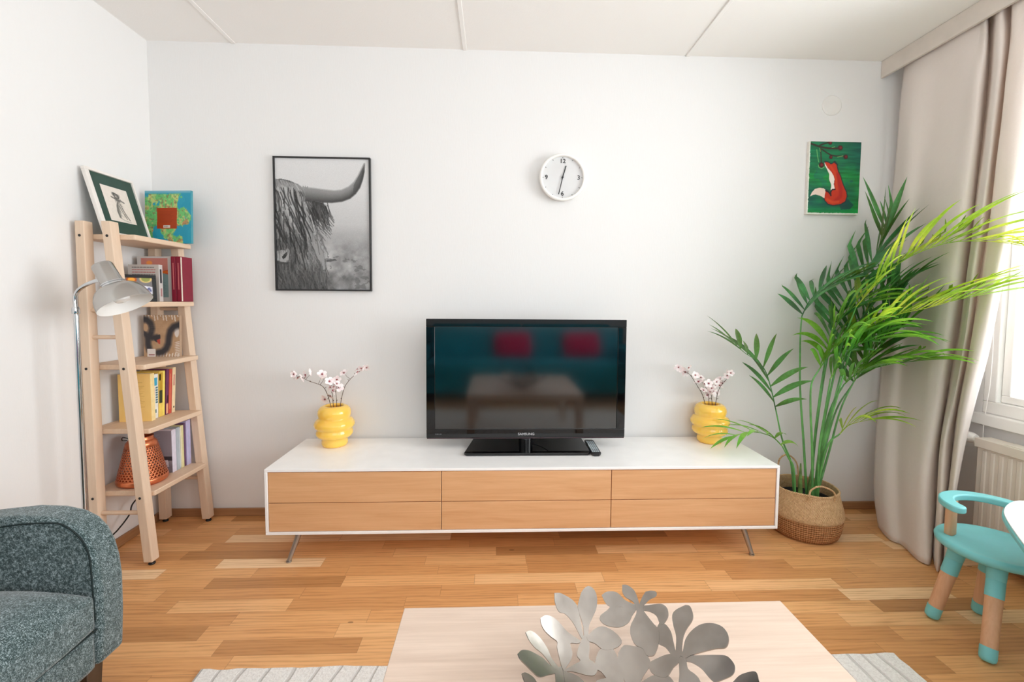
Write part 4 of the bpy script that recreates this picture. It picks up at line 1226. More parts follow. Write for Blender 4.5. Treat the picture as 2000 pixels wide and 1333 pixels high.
pc.build('drawing', p0 + Vector((0, .062, 0)) + un * (L - .062), p0 + Vector((0, .205, 0)) + un * (L - .062), p0 + Vector((0, .062, 0)) + un * .072, M_COV, t)

pc = Pic(150, 156, (40, 150, 178), 12)
land = pc.vnoise(4, 4, 5)
hl = pc.vnoise(9, 9, 4)
X_, Y_ = pc.X, pc.Y
mask = np.clip((land + .46 * np.exp(-((X_ - .45) ** 2 + (Y_ - .38) ** 2) * 4) - .62) * 20, 0, 1)
mask *= 1 - np.clip((.085 - Y_) * 25, 0, 1)
pc.put(np.clip(mask + .25, 0, 1) * (pc.vnoise(3, 3, 2) > .5), (90, 190, 200), .4)
pc.put(mask, (112, 190, 112))
pc.put(mask * np.clip((hl - .45) * 8, 0, 1), (208, 208, 128), .8)
pc.put(mask * np.clip((hl - .56) * 9, 0, 1) * np.clip((Y_ - .2) * 5, 0, 1), (178, 116, 84), .8)
pc.put(mask * np.clip((pc.vnoise(30, 30, 2) - .6) * 9, 0, 1), (70, 150, 96), .5)
pc.put(np.clip((.06 - Y_) * 30, 0, 1), (150, 186, 200), .7)
pc.put(((pc.vnoise(26, 26, 2) > .7) & (mask > .5)).astype(float), (160, 80, 66), .5)
pc.poly([(.27, .33), (.70, .33), (.69, .72), (.26, .72)], (168, 62, 20))
for i in range(9):
    pc.stroke([(.32, .40 + i * .026), (.62 - .03 * (i % 3), .40 + i * .026)], .0035, (128, 44, 16), .8)
pc.poly([(.40, .655), (.55, .655), (.55, .70), (.40, .70)], (222, 212, 202))
for i in range(9):
    pc.stroke([(.415 + i * .014, .662), (.415 + i * .014, .692)], .0025, (90, 70, 60), .9)
front_book('large blue and green map atlas with an orange panel, propped on the topmost board', .036, -.108, .276, -.132, SHZ[0], .262, .014, cm('atlas_cover', (66, 146, 160)), pc, .03)

# --- second board
pc = Pic(66, 90, (204, 198, 194), 5)
pc.poly([(.12, .05), (.90, .05), (.90, .90), (.12, .90)], (196, 122, 112))
pc.put((pc.X > .12) * (pc.X < .9) * (pc.Y > .05) * (pc.Y < .35) * np.clip(pc.vnoise(3, 3, 2) * 1.2 - .3, 0, 1), (206, 140, 120), .8)
pc.disc(.36, .15, .10, .05, (238, 148, 72))
pc.poly([(.12, .38), (.40, .31), (.62, .34), (.9, .30), (.9, .40), (.12, .44)], (196, 76, 26))
pc.poly([(.12, .36), (.5, .30), (.9, .33), (.9, .36), (.5, .42), (.12, .40)], (226, 120, 40), .7)
pc.poly([(.12, .44), (.55, .34), (.90, .40), (.90, .90), (.12, .90)], (128, 152, 150))
for i in range(8):
    pc.stroke([(.45, .58 + i * .035), (.82 - .04 * (i % 2), .58 + i * .035)], .006, (92, 112, 112), .6)
front_book('grey book with an orange sunset cover on the second board', .030, -.158, .196, -.162, SHZ[1], .222, .022, cm('sunset_book_cover', (206, 200, 196)), pc)
pc = Pic(40, 60, (58, 56, 62), 6)
front_book('dark grey book mostly hidden behind the sunset book on the second board', .010, -.128, .175, -.128, SHZ[1], .214, .018, cm('dark_book_cover', (58, 56, 64)), pc)
pc = Pic(90, 90, (196, 188, 182), 7)
for i in range(13):
    y = .08 + i * .065
    c_ = (176, 70, 66) if i in (1, 2) else (70, 66, 66)
    x = .14
    while x < .86:
        w_ = pc.rs.uniform(.03, .09)
        pc.stroke([(x, y), (min(x + w_, .88), y)], .011, c_, .75)
        x += w_ + .03
front_book('pale paperback covered in lines of text on the second board, behind the small black frame', .044, -.232, .186, -.232, SHZ[1], .176, .024, cm('text_book_cover', (206, 200, 196)), pc,
           spine_print=[(.50, .88, .25, .7, cm('spine_ink', (48, 46, 52))), (.14, .36, .3, .7, cm('spine_ink_pink', (176, 130, 128)))])
for i, (a_, b_) in enumerate(((.2005, .2225), (.2245, .2470))):
    lab = ['maroon thin book beside the sunset book on the second board', 'maroon thin book with white page edge, nearest the far shelf post'][i]
    t = thing('book', (a_, -.172, SHZ[1]), lab, 'book', 'maroon books on the second board')
    MB().box(a_, b_, -.172, -.0855, SHZ[1] + .0003, SHZ[1] + .222).build('cover', cm('maroon_cover_%d' % i, (128, 16, 44)), t, bevel=.002)
    if i:
        MB().box(b_ + .0001, b_ + .0022, -.1715, -.165, SHZ[1] + .003, SHZ[1] + .218).build('page_edge', M_PAGES, t)
    MB().box((a_ + b_) / 2 - .002, (a_ + b_) / 2 + .002, -.1725, -.1718, SHZ[1] + .06, SHZ[1] + .19).build('spine_print', cm('spine_gold', (200, 110, 110)), t)
# small black frame leaning
t = thing('small_picture_frame', (.15, -.33, SHZ[1]), 'small black frame with a fruit card, on the second board behind the lamp shade', 'picture frame')
a0 = Vector((.085, -.375, SHZ[1] + .0008))
a1 = Vector((.205, -.275, SHZ[1] + .0008))
wv = (a1 - a0)
nb = Vector((-wv.y, wv.x, 0)).normalized()
upv = (Vector((0, 0, 1)) * .985 + nb * .25).normalized()
fl, fh = wv.length, .128
wn = wv.normalized()
dn = wn.cross(upv) * -1
m = MB()
for (x0, x1, h0, h1) in ((0, fl, 0, .014), (0, fl, fh - .014, fh), (0, .014, .014, fh - .014), (fl - .014, fl, .014, fh - .014)):
    m.obox(a0 + wn * x0 + upv * h0, wn * (x1 - x0), -dn * .012 if dn.dot(nb) < 0 else dn * .012, upv * (h1 - h0))
m.build('frame', cm('small_frame_black', (22, 22, 24), .4), t, bevel=.001)
pc = Pic(60, 50, (126, 122, 124), 2)
pc.disc(.42, .12, .16, .16, (190, 84, 22))
pc.disc(.42, .12, .11, .11, (246, 170, 60))
pc.disc(.80, .08, .19, .20, (236, 206, 130))
pc.disc(.80, .08, .14, .15, (150, 156, 84))
pc.poly([(0, .3), (.5, .34), (1, .45), (1, .80), (0, .80)], (226, 228, 240))
pc.stroke([(.6, .62), (.68, .55), (.70, .66), (.78, .56), (.80, .66), (.88, .50), (.92, .62)], .03, (84, 92, 140), .9)
pc.poly([(0, .80), (1, .80), (1, 1), (0, 1)], (158, 168, 104))
pc.stroke([(0, .82), (1, .80)], .02, (80, 110, 66))
f0 = a0 + upv * .012 + wn * .012 + (nb * .004)
pc.build('card', f0 + upv * (fh - .024), f0 + wn * (fl - .024) + upv * (fh - .024), f0, M_COV, t)

# --- third board: paperback with an animal of dark curves
pc = Pic(92, 100, (184, 150, 116), 15)
pc.a += ((pc.vnoise(8, 8, 3) - .5) * 24)[..., None]
for i in range(26):
    x = i / 25
    if i % 2:
        pc.poly([(x, -.02), (x + .035, -.02), (x + .06, .10 + .06 * math.sin(i)), (x + .03, .10 + .06 * math.sin(i))], (226, 214, 202))
        if x > .35:
            pc.poly([(x, 1.02), (x + .035, 1.02), (x + .06, .90 - .04 * math.sin(i)), (x + .02, .92)], (226, 214, 202))
for i in range(10):
    y = .62 + i * .04
    pc.poly([(1.02, y), (.86, y + .03), (.87, y + .045), (1.02, y + .02)], (226, 214, 202))
pc.disc(.92, .40, .07, .14, (222, 212, 204), 1, .15)
sn = (54, 52, 56)
pc.stroke([(-.02, .10), (.10, .12), (.20, .20), (.24, .32), (.20, .44), (.12, .56), (.12, .70), (.16, .84)], .085, sn)
pc.stroke([(0, .42), (.10, .50), (.25, .55), (.36, .52)], .065, sn)
pc.disc(.06, .30, .07, .10, (196, 162, 128), 1, .2)
pc.poly([(.28, .50), (.46, .46), (.47, .56), (.38, .66), (.30, .62)], sn)
pc.poly([(.36, .60), (.46, .56), (.46, .70), (.40, .68)], (186, 72, 56))
pc.stroke([(.40, .90), (.52, .88), (.62, .80), (.68, .68), (.70, .52), (.74, .38), (.84, .28), (1.02, .22)], .085, sn)
for y in (.26, .30, .36, .40):
    pc.stroke([(.2, y), (.60, y)], .004, (214, 186, 150), .7)
pc.poly([(.10, .81), (.32, .81), (.33, 1.0), (.10, 1.0)], (232, 226, 222))
pc.stroke([(.15, .95), (.29, .95)], .012, (150, 80, 80))
front_book('square tan book with dark snake-like curves, alone on the third board', .038, -.148, .214, -.150, SHZ[2], .208, .016, cm('tan_cover', (176, 146, 120)), pc, .03)

# --- fourth board
pc = Pic(60, 90, (242, 202, 122), 18)
pc.a += ((pc.vnoise(4, 4, 2) - .5) * 10)[..., None]
for i in range(13):
    pc.stroke([(.48, .26 + i * .036), (.80 - .05 * (i % 3), .26 + i * .036)], .006, (206, 160, 84), .8)
pc.stroke([(.46, .18), (.74, .18)], .008, (196, 150, 80), .8)
pc.disc(.28, .84, .10, .04, (224, 214, 200))
front_book('large pale yellow book standing face out on the fourth board', .044, -.318, .178, -.300, SHZ[3], .224, .030, cm('pale_yellow_cover', (246, 222, 160)), pc)
CW = cm('white_spine', (238, 236, 228))
CBL = cm('print_blue', (60, 168, 200))
CPK = cm('print_pink', (214, 120, 160))
CGR = cm('print_teal', (76, 120, 128))
CDK = cm('print_dark', (52, 56, 26))
CYL = cm('print_yellow', (250, 226, 110))
spine_book('white spined book with blue and pink lettering on the fourth board', .158, -.266, -.232, SHZ[3], .213, CW, lean=.04,
           lines=[(.74, .92, .2, .8, CBL)] + [(.34 + .055 * i, .38 + .055 * i, .52, .90, CGR) for i in range(7)] + [(.36 + .042 * i, .385 + .042 * i, .12, .38, CPK) for i in range(8)] + [(.12, .20, .35, .65, CGR)])
spine_book('olive and yellow spined book on the fourth board, right of the white spine', .158, -.229, -.190, SHZ[3], .222, cm('yellow_spine', (236, 204, 96)), lean=.06,
           lines=[(.02, .98, .62, .98, CYL), (.30, .58, .05, .58, CDK), (.58, .97, .05, .58, cm('print_olive', (190, 150, 40))), (.80, .94, .02, .25, CDK)])
spine_book('purple spined thin book on the fourth board', .158, -.183, -.166, SHZ[3], .226, cm('purple_spine', (112, 52, 92)), lean=.075, lines=[(.02, .24, .1, .9, cm('print_peach', (232, 170, 130))), (.26, .42, .3, .9, cm('print_plum', (60, 20, 40)))])
spine_book('red orange spined thin book on the fourth board', .158, -.163, -.143, SHZ[3], .222, cm('red_spine', (204, 80, 62)), lean=.075, lines=[(.10, .90, .30, .42, cm('print_salmon', (238, 170, 130)))])
spine_book('cream spined book at the far end of the fourth board', .158, -.140, -.118, SHZ[3], .228, cm('cream_spine', (240, 216, 176)), lean=.075, lines=[(.60, .84, .3, .7, cm('print_rose', (206, 140, 130))), (.10, .14, .4, .7, CDK)])

# --- bottom board: copper lantern and five spines
M_COPPER = plain('copper_metal', (214, 128, 88), 0.32, 0.85, var=0.08, vscale=30)
LC = (.140, -.318, SHZ[4] + .0005)
t = thing('lantern', LC, 'perforated copper lantern on the bottom board of the ladder shelf', 'lantern')


def lr(h):
    return float(np.interp(h, [0, .012, .02, .19, .20, .215], [.090, .0975, .0975, .058, .052, .040]))


m = MB()
rowsn, coln = 13, 38
h0, h1 = .030, .170
vs, fs = [], []
dh = (h1 - h0) / rowsn
for r in range(rowsn):
    for c_ in range(coln):
        ha, hb = h0 + r * dh, h0 + (r + 1) * dh
        sh_ = (r % 2) * .5
        a_, b_ = 2 * PI * (c_ + sh_) / coln, 2 * PI * (c_ + 1 + sh_) / coln
        mid, hm = (a_ + b_) / 2, (ha + hb) / 2
        P = lambda an, h: Vector((LC[0] + lr(h) * math.cos(an), LC[1] + lr(h) * math.sin(an), LC[2] + h))
        o_ = len(vs)
        q_ = .43
        vs += [P(a_, ha), P(b_, ha), P(b_, hb), P(a_, hb), P(mid, hm - dh * q_), P(mid + (b_ - a_) * q_, hm), P(mid, hm + dh * q_), P(mid - (b_ - a_) * q_, hm)]
        fs += [(o_, o_ + 1, o_ + 4), (o_ + 1, o_ + 5, o_ + 4), (o_ + 1, o_ + 2, o_ + 5), (o_ + 2, o_ + 6, o_ + 5), (o_ + 2, o_ + 3, o_ + 6), (o_ + 3, o_ + 7, o_ + 6), (o_ + 3, o_, o_ + 7), (o_, o_ + 4, o_ + 7)]
m.add(vs, fs)
m.build('perforated_body', M_COPPER, t, smooth=True, angle=60, solid=.0008)
MB().lathe([(0, 0), (.086, 0), (.095, .006), (.0985, .014), (.0975, .024), (.0952, .0305)], LC, 60).build('base_rim', M_COPPER, t, smooth=True, angle=60, solid=.0012)
MB().lathe([(.0627, .169), (.0585, .188), (.050, .199), (.046, .204), (.046, .216), (.041, .2165), (.041, .20)], LC, 60).build('shoulder', M_COPPER, t, smooth=True, angle=50, solid=.0012)
MB().lathe([(0, .004), (.028, .004), (.03, .05), (.0, .05)], LC, 24).build('candle', cm('candle_wax', (226, 206, 176)), t, smooth=True)
MB().tube(smoothline([(LC[0] - .047, LC[1] - .01, LC[2] + .206), (LC[0] - .068, LC[1] - .02, LC[2] + .214), (LC[0] - .070, LC[1] - .02, LC[2] + .200), (LC[0] - .055, LC[1] - .012, LC[2] + .198)], 5), .002, 8).build('handle_ring', M_DARK, t, smooth=True)
z5 = SHZ[4]
spine_book('lilac white spined book with a grey cover beside the copper lantern', .205, -.215, -.186, z5, .212, cm('lilac_white', (220, 214, 228)), depth=.15)
t = [o for o in bpy.data.objects if o.get('label', '').startswith('lilac white spined')][0]
pc = Pic(70, 90, (150, 144, 152), 21)
for i in range(16):
    pc.stroke([(.2, .10 + i * .022), (.62 - .05 * (i % 3), .10 + i * .022)], .006, (190, 190, 206), .6)
pc.put(np.clip((pc.Y - .5) * 4, 0, 1) * np.clip(pc.vnoise(3, 8, 3) * 2 - .6, 0, 1), (84, 78, 86), .8)
pc.put((np.abs(pc.Y - .66) < .05) & (pc.X > .1), (44, 40, 44), .8)
pc.poly([(.42, .70), (.86, .70), (.88, .86), (.44, .86)], (222, 214, 220))
pc.stroke([(.55, .83), (.82, .83)], .012, (70, 60, 70))
pc.stroke([(.48, .76), (.8, .76)], .006, (120, 110, 130))
pc.build('front_print', (.056, -.2155, z5 + .210), (.2045, -.2155, z5 + .210), (.056, -.2155, z5 + .001), M_COV, t)
spine_book('blue grey spined book on the bottom board', .205, -.183, -.157, z5, .214, cm('blue_grey', (176, 186, 194)), lines=[(.03, .97, .8, .98, cm('blue_white', (214, 220, 226)))])
spine_book('pale yellow spined book on the bottom board', .205, -.154, -.131, z5, .216, cm('yellow_pale', (222, 214, 160)), lines=[(.03, .97, .02, .25, cm('cream_white', (240, 234, 214)))])
spine_book('dark purple thin book on the bottom board', .205, -.128, -.117, z5, .222, cm('dark_purple', (104, 70, 104)))
spine_book('lavender spined book at the far end of the bottom board', .208, -.114, -.084, z5, .232, cm('lavender', (196, 188, 224)), lines=[(.05, .92, .35, .65, cm('lavender_blue', (186, 188, 222)))])

# cable on the wall under the shelf
tag(MB().tube(smoothline([(.072, -.215, .295), (.070, -.222, .24)] + [tuple(p) for p in D['CAB'][1:]] + [(.08, -.45, .015), (.09, -.60, .0045), (.10, -.72, .0045)], 5), .0032, 8).build('power_cable', M_DARK, smooth=True, origin=(.03, -.4, 0)),
    'thin dark cable hanging down the left wall below the ladder shelf', 'cable')

# ------------------------------------------------------------------ floor lamp
k = NT('brushed_steel')
v = k.noise(k.obj(), 5.0, 2)
k.base(k.ramp(v, [(0.3, (172, 168, 164)), (0.7, (190, 187, 183))]))
k.b.inputs['Metallic'].default_value = 0.95
k.b.inputs['Roughness'].default_value = 0.24
M_STEEL = k.m
M_CHROME = plain('chrome', (206, 208, 210), 0.08, 1.0, var=0.01)
M_SHIN = plain('shade_inner_white', (238, 236, 232), 0.5, var=0.01)
t = thing('floor_lamp', (.168, -.65, 0), 'brushed steel reading floor lamp with a curved chrome arm in front of the ladder shelf', 'lamp')
MB().lathe([(0, 0), (.094, 0), (.098, .004), (.098, .016), (.090, .021), (0, .024)], (.120, -.640, 0), 56).build('base', M_STEEL, t, smooth=True, angle=40)
MB().tube([(.168, -.65, .03), (.171, -.65, 1.13)], .0085, 20).build('pole', M_CHROME, t, smooth=True)
lp = D['LAMP']
MB().tube(smoothline([(.171, -.65, 1.125)] + [tuple(p) for p in lp] + [(.282, -.655, 1.247)], 8), .0072, 16).build('gooseneck_arm', M_CHROME, t, smooth=True)
MB().lathe([(0, 0), (.0115, 0), (.0125, .004), (.0125, .02), (.0105, .028), (0, .028)], (.171, -.65, 1.118), 24).build('joint_collar', M_CHROME, t, smooth=True)
T0 = Vector((.273, -.650, 1.311))
T1 = Vector((.360, -.652, 1.154))
axv = (T1 - T0)
SL = axv.length
LK = SL / .206


def lk(p):
    return [(r, h * LK) for r, h in p]


out = [(0, 0), (.024, 0), (.031, .003), (.034, .010), (.0355, .094), (.038, .096)]
sh = MB().lathe(lk(out), T0, 48, axv).build('socket_cap', M_STEEL, t, smooth=True, angle=50)
MB().lathe(lk([(.0375, .095), (.041, .097), (.041, .101), (.038, .103), (.038, .108), (.042, .110), (.042, .114), (.038, .116)]), T0, 48, axv).build('collar', M_CHROME, t, smooth=True, angle=30)
prof = [(.041, .113), (.056, .117), (.068, .126), (.077, .140), (.084, .158), (.0885, .180), (.0915, .206), ]
MB().lathe(lk(prof), T0, 64, axv).build('shade', M_STEEL, t, smooth=True, angle=60)
inn = [(max(r - .0022, .001), h + .0012) for r, h in prof[:-1]] + [(.0910, .2065), ]
MB().lathe(lk(inn), T0, 64, axv).build('shade_lining', M_SHIN, t, smooth=True, angle=60)
MB().lathe(lk([(0, .125), (.014, .126), (.018, .135), (.028, .155), (.029, .170), (.022, .186), (0, .192)]), T0, 28, axv).build('bulb', plain('bulb_glass', (232, 232, 230), .2, var=.01), t, smooth=True)

# ------------------------------------------------------------------ dark green sofa chair on the left


def tweed(name, dark, mid, light):
    k = NT(name)
    v = k.obj()
    n = k.noise(v, 420, 2, .8)
    n2 = k.noise(k.mapping(v, (1, 1, 1)), 70, 4, .7)
    n3 = k.noise(k.mapping(v, (900, 160, 900)), 1.0, 2, .6)
    n4 = k.noise(k.mapping(v, (160, 900, 160)), 1.0, 2, .6)
    f = k.math('ADD', k.math('MULTIPLY', n, .34), k.math('ADD', k.math('MULTIPLY', n2, .14), k.math('MULTIPLY', k.math('ADD', n3, n4), .26)))
    k.base(k.ramp(f, [(0.40, dark), (0.495, mid), (0.60, light)]))
    k.b.inputs['Roughness'].default_value = .9
    k.b.inputs['Specular IOR Level'].default_value = .2
    k.b.inputs['Sheen Weight'].default_value = .3
    k.b.inputs['Sheen Roughness'].default_value = .5
    k.bump(f, .6, .002)
    return k.m


M_TWEED = tweed('green_grey_tweed', (18, 32, 33), (58, 78, 78), (172, 186, 190))
M_SEAM = plain('dark_seam', (22, 36, 36), .9, var=.05)
t = thing('armchair', (.36, -1.6, 0), 'dark green tweed armchair with a rounded arm standing before the left wall', 'armchair')


def arm_poly():
    pts = [(.705, .165), (.712, .28), (.713, .385), (.708, .44), (.697, .487), (.680, .525), (.655, .555), (.62, .575), (.57, .587), (.50, .590), (.42, .582), (.30, .568), (.15, .552), (.05, .545)]
    return [(.045, .165)] + pts


for (ya, yb) in ((-1.225, -1.140), (-2.24, -2.155)):
    a_ = MB().prism(arm_poly(), 'xz', ya, yb).build('arm', M_TWEED, t, bevel=.014, seg=4, angle=60)
    yi = ya if ya > -2 else yb
    s_ = -.0005 if ya > -2 else .0005
    line = smoothline([(.20, yi + s_, .540), (.34, yi + s_, .553), (.453, yi + s_, .562)] + [(p[0] - .004, yi + s_, p[2]) for p in D['SEAM'][1:]] + [(.700, yi + s_, .30)], 5)
    MB().tube(line, .0022, 6).build('arm_seam', M_SEAM, a_, smooth=True)
# seat base, cushion, back
MB().box(.05, .700, -2.160, -1.220, .158, .272).build('seat_base', M_TWEED, t, bevel=.018, seg=3)
m = MB()
nx_, ny_ = 14, 20
vs = []
for s in (1, 0):
    for i in range(nx_ + 1):
        for j in range(ny_ + 1):
            u_, v_ = i / nx_, j / ny_
            x_, y_ = .14 + u_ * .565, -2.153 + v_ * .926
            e_ = (1 - abs(2 * u_ - 1) ** 5) * (1 - abs(2 * v_ - 1) ** 6)
            zt_ = .372 + .062 * e_ ** .5 + .006 * math.sin(v_ * 9) * e_
            vs.append((x_ + (.012 * (1 - abs(2 * v_ - 1) ** 4) if u_ > .9 else 0), y_, zt_ if s else .274))
N_ = (nx_ + 1) * (ny_ + 1)
fs = []
for i in range(nx_):
    for j in range(ny_):
        a_ = i * (ny_ + 1) + j
        fs.append((a_, a_ + ny_ + 1, a_ + ny_ + 2, a_ + 1))
        fs.append((a_ + N_, a_ + 1 + N_, a_ + ny_ + 2 + N_, a_ + ny_ + 1 + N_))
for i in range(nx_):
    for j in (0, ny_):
        a_ = i * (ny_ + 1) + j
        b_ = a_ + ny_ + 1
        fs.append((a_, b_, b_ + N_, a_ + N_))
for j in range(ny_):
    for i in (0, nx_):
        a_ = i * (ny_ + 1) + j
        fs.append((a_, a_ + 1, a_ + 1 + N_, a_ + N_))
m.add(vs, fs)
m.build('seat_cushion', M_TWEED, t, smooth=True, angle=80, bevel=.012, seg=3)
MB().tube([(.7015, -1.222, .272), (.7015, -2.158, .272)], .003, 6).build('front_seam', M_SEAM, t, smooth=True)
MB().hexa([(.05, -2.153, .272), (.20, -2.153, .272), (.20, -1.227, .272), (.05, -1.227, .272)], [(.045, -2.153, .90), (.13, -2.153, .90), (.13, -1.227, .90), (.045, -1.227, .90)]).build('backrest', M_TWEED, t, bevel=.035, seg=4)
M_DWOOD = wood('dark_leg_wood', (84, 66, 52), (60, 46, 36), 'Z', 1, .4)
for (x, y) in ((.655, -1.21), (.655, -2.17), (.10, -1.20), (.10, -2.17)):
    MB().hexa([(x - .018, y - .018, 0), (x + .018, y - .018, 0), (x + .018, y + .018, 0), (x - .018, y + .018, 0)], [(x - .026, y - .026, .164), (x + .026, y - .026, .164), (x + .026, y + .026, .164), (x - .026, y + .026, .164)]).build('leg', M_DWOOD, t, bevel=.002)

# ------------------------------------------------------------------ coffee table
M_TABLE = wood('whitened_oak', (228, 206, 189), (208, 184, 166), 'X', .9, .38, 1.0)
t = thing('coffee_table', (2.03, -1.86, 0), 'low pale oak coffee table carrying the metal flower bowl', 'coffee table')
TBX0, TBX1, TBY0, TBY1, TBZ = 1.577, 2.490, -2.315, -1.415, .45
MB().box(TBX0, TBX1, TBY0, TBY1, TBZ - .045, TBZ).build('tabletop', M_TABLE, t, bevel=.0015)
for x in (TBX0, TBX1 - .06):
    for y in (TBY0, TBY1 - .06):
        MB().box(x, x + .06, y, y + .06, .012, TBZ - .045).build('leg', M_TABLE, t, bevel=.0015)

# metal flower bowl
k = NT('brushed_bowl_steel')
v = k.noise(k.obj(), 14, 3)
k.base(k.ramp(v, [(0.35, (150, 144, 138)), (0.65, (176, 170, 164))]))
k.b.inputs['Metallic'].default_value = 1.0
k.b.inputs['Roughness'].default_value = 0.26
M_BOWL = k.m
bx_, by_, bz_, bk = D['BC']
petals = [p for p in D['PET']]


def inside2(p, poly):
    c_ = False
    n = len(poly)
    for i in range(n):
        x1, y1 = poly[i]
        x2, y2 = poly[(i + 1) % n]
        if (y1 > p[1]) != (y2 > p[1]) and p[0] < (x2 - x1) * (p[1] - y1) / (y2 - y1) + x1:
            c_ = not c_
    return c_


# the near half of the bowl repeats flowers of the far half
extra = []
for idx, ang_ in ((list(range(15, 21)), -150), (list(range(9, 15)), 170), (list(range(0, 8)), 115), (list(range(15, 21)), -75)):
    ca, sa = math.cos(math.radians(ang_)), math.sin(math.radians(ang_))
    for i in idx:
        q_ = [(x * ca - y * sa, x * sa + y * ca) for x, y in petals[i]]
        if all(y < -.015 for x, y in q_):
            extra.append(q_)
th_ = 0.0013
vs, fs = [], []


def bowl_pt(x, y, lift=0):
    r2 = x * x + y * y
    n = Vector((-2 * bk * x, -2 * bk * y, 1)).normalized()
    return Vector((bx_ + x, by_ + y, bz_ + bk * r2)) + n * lift


bmb = bmesh.new()
for pi_, poly in enumerate(petals + extra):
    sm = smoothline([(x, y, 0) for x, y in poly + poly[:1]], 4)[:-1]
    lay = []
    vv = [bmb.verts.new((q_.x, q_.y, 0)) for q_ in sm]
    try:
        f_ = bmb.faces.new(vv)
    except ValueError:
        continue
    if f_.normal.z < 0:
        f_.normal_flip()
    res = bmesh.ops.triangulate(bmb, faces=[f_])
    for it in range(3):
        es = [e for f2 in res['faces'] if f2.is_valid for e in f2.edges if e.calc_length() > .012]
        if not es:
            break
        es = list(set(es))
        r2_ = bmesh.ops.subdivide_edges(bmb, edges=es, cuts=1)
        res = {'faces': [f3 for f3 in bmb.faces if f3.verts[0].co.z == 0]}
        tri = bmesh.ops.triangulate(bmb, faces=[f3 for f3 in res['faces'] if len(f3.verts) > 3])
        res = {'faces': [f3 for f3 in bmb.faces if f3.verts[0].co.z == 0]}
    lift = 0.00035 * (pi_ % 3)
    bmb.verts.ensure_lookup_table()
    for vtx in bmb.verts:
        if vtx.co.z == 0:
            vtx.co = bowl_pt(vtx.co.x, vtx.co.y, lift) + Vector((0, 0, 1e-6))
bmb.verts.ensure_lookup_table()
bmb.verts.index_update()
bmb.normal_update()
mm = MB()
topv = [vtx.co.copy() for vtx in bmb.verts]
botv = [bowl_pt(vtx.co.x - bx_, vtx.co.y - by_, -.0016) for vtx in bmb.verts]
mm.add(topv, [tuple(vtx.index for vtx in f_.verts) for f_ in bmb.faces])
mm.add(botv, [tuple(vtx.index for vtx in f_.verts)[::-1] for f_ in bmb.faces])
for e_ in bmb.edges:
    if len(e_.link_faces) == 1:
        i_, j_ = e_.verts[0].index, e_.verts[1].index
        mm.add([topv[i_], topv[j_], botv[j_], botv[i_]], [(0, 1, 2, 3)])
bmb.free()
t = thing('flower_bowl', (bx_, by_, TBZ), 'openwork metal bowl of flower and leaf shapes on the coffee table', 'bowl')
mm.build('petals', M_BOWL, t, smooth=True, angle=60)
MB().lathe([(.030, 0), (.034, 0), (.034, .0055), (.030, .0055), (.030, 0)], (bx_, by_, TBZ), 40).build('foot_ring', M_BOWL, t, smooth=True, angle=30)

# ------------------------------------------------------------------ rug
k = NT('white_wool_rug')
v = k.obj()
x, y, z = k.sep(v)
n = k.noise(v, 160, 4, .7)
wob = k.noise(k.mapping(v, (1, 1, 1)), 1.6, 2)
lines = k.wave(k.comb(k.math('ADD', x, k.math('MULTIPLY', wob, .30)), k.math('MULTIPLY', y, .25), 0.0), 5.0, .4, 2, 'X', 1.2)
cut = k.ramp(lines, [(0.90, (0, 0, 0)), (0.99, (255, 255, 255))])
c1 = k.ramp(n, [(0.3, (228, 223, 218)), (0.6, (250, 247, 243))])
k.base(k.mix(k.math('MULTIPLY', cut, k.math('MULTIPLY', n, 0.8)), c1, lin((178, 173, 168))))
k.b.inputs['Roughness'].default_value = .95
k.b.inputs['Specular IOR Level'].default_value = .1
k.bump(k.math('SUBTRACT', n, cut), .8, .006)
m = MB()
RX0, RX1, RY0_, RY1_ = .865, 3.130, -2.75, -1.058
pts = []
rr = random.Random(2)
for i in range(80):
    pts.append((RX0 + (RX1 - RX0) * i / 80, RY1_ + rr.uniform(-.003, .003)))
for i in range(60):
    pts.append((RX1 + rr.uniform(-.003, .003), RY1_ + (RY0_ - RY1_) * i / 60))
for i in range(80):
    pts.append((RX1 + (RX0 - RX1) * i / 80, RY0_ + rr.uniform(-.003, .003)))
for i in range(60):
    pts.append((RX0 + rr.uniform(-.003, .003), RY0_ + (RY1_ - RY0_) * i / 60))
m.prism(pts[::-1], 'xy', 0.0, .011)
tag(m.build('rug', k.m, bevel=.003, origin=(2.0, -1.9, 0)), 'off-white wool rug with carved lines lying under the coffee table', 'rug')

# ------------------------------------------------------------------ child's chair and table
M_TEAL = plain('turquoise_plastic', (122, 200, 204), .42, var=.02, bump=.02, bscale=900)
M_BEECH = wood('beech_round_leg', (222, 176, 140), (204, 156, 118), 'Z', 1, .5, .8)
SC_ = (3.585, -.955)
SZT = .322
t = thing('kids_chair', (SC_[0], SC_[1], 0), "turquoise child's chair with a curved back rail and wooden legs", 'chair')
prof = [(0, SZT - .010), (.10, SZT - .009), (.135, SZT - .004), (.150, SZT), (.157, SZT - .002), (.162, SZT - .010), (.160, SZT - .022), (.150, SZT - .030), (.10, SZT - .034), (0, SZT - .034)]
MB().lathe([(r, h) for r, h in prof], (SC_[0], SC_[1], 0), 72).build('seat', M_TEAL, t, smooth=True, angle=70)
RC = (3.548, -.965)
ri, ro = .093, .137
pl = []
for i in range(41):
    a_ = math.radians(176 - 166 * i / 40)
    pl.append((RC[0] + ro * math.cos(a_), RC[1] + ro * math.sin(a_)))
e1 = math.radians(10)
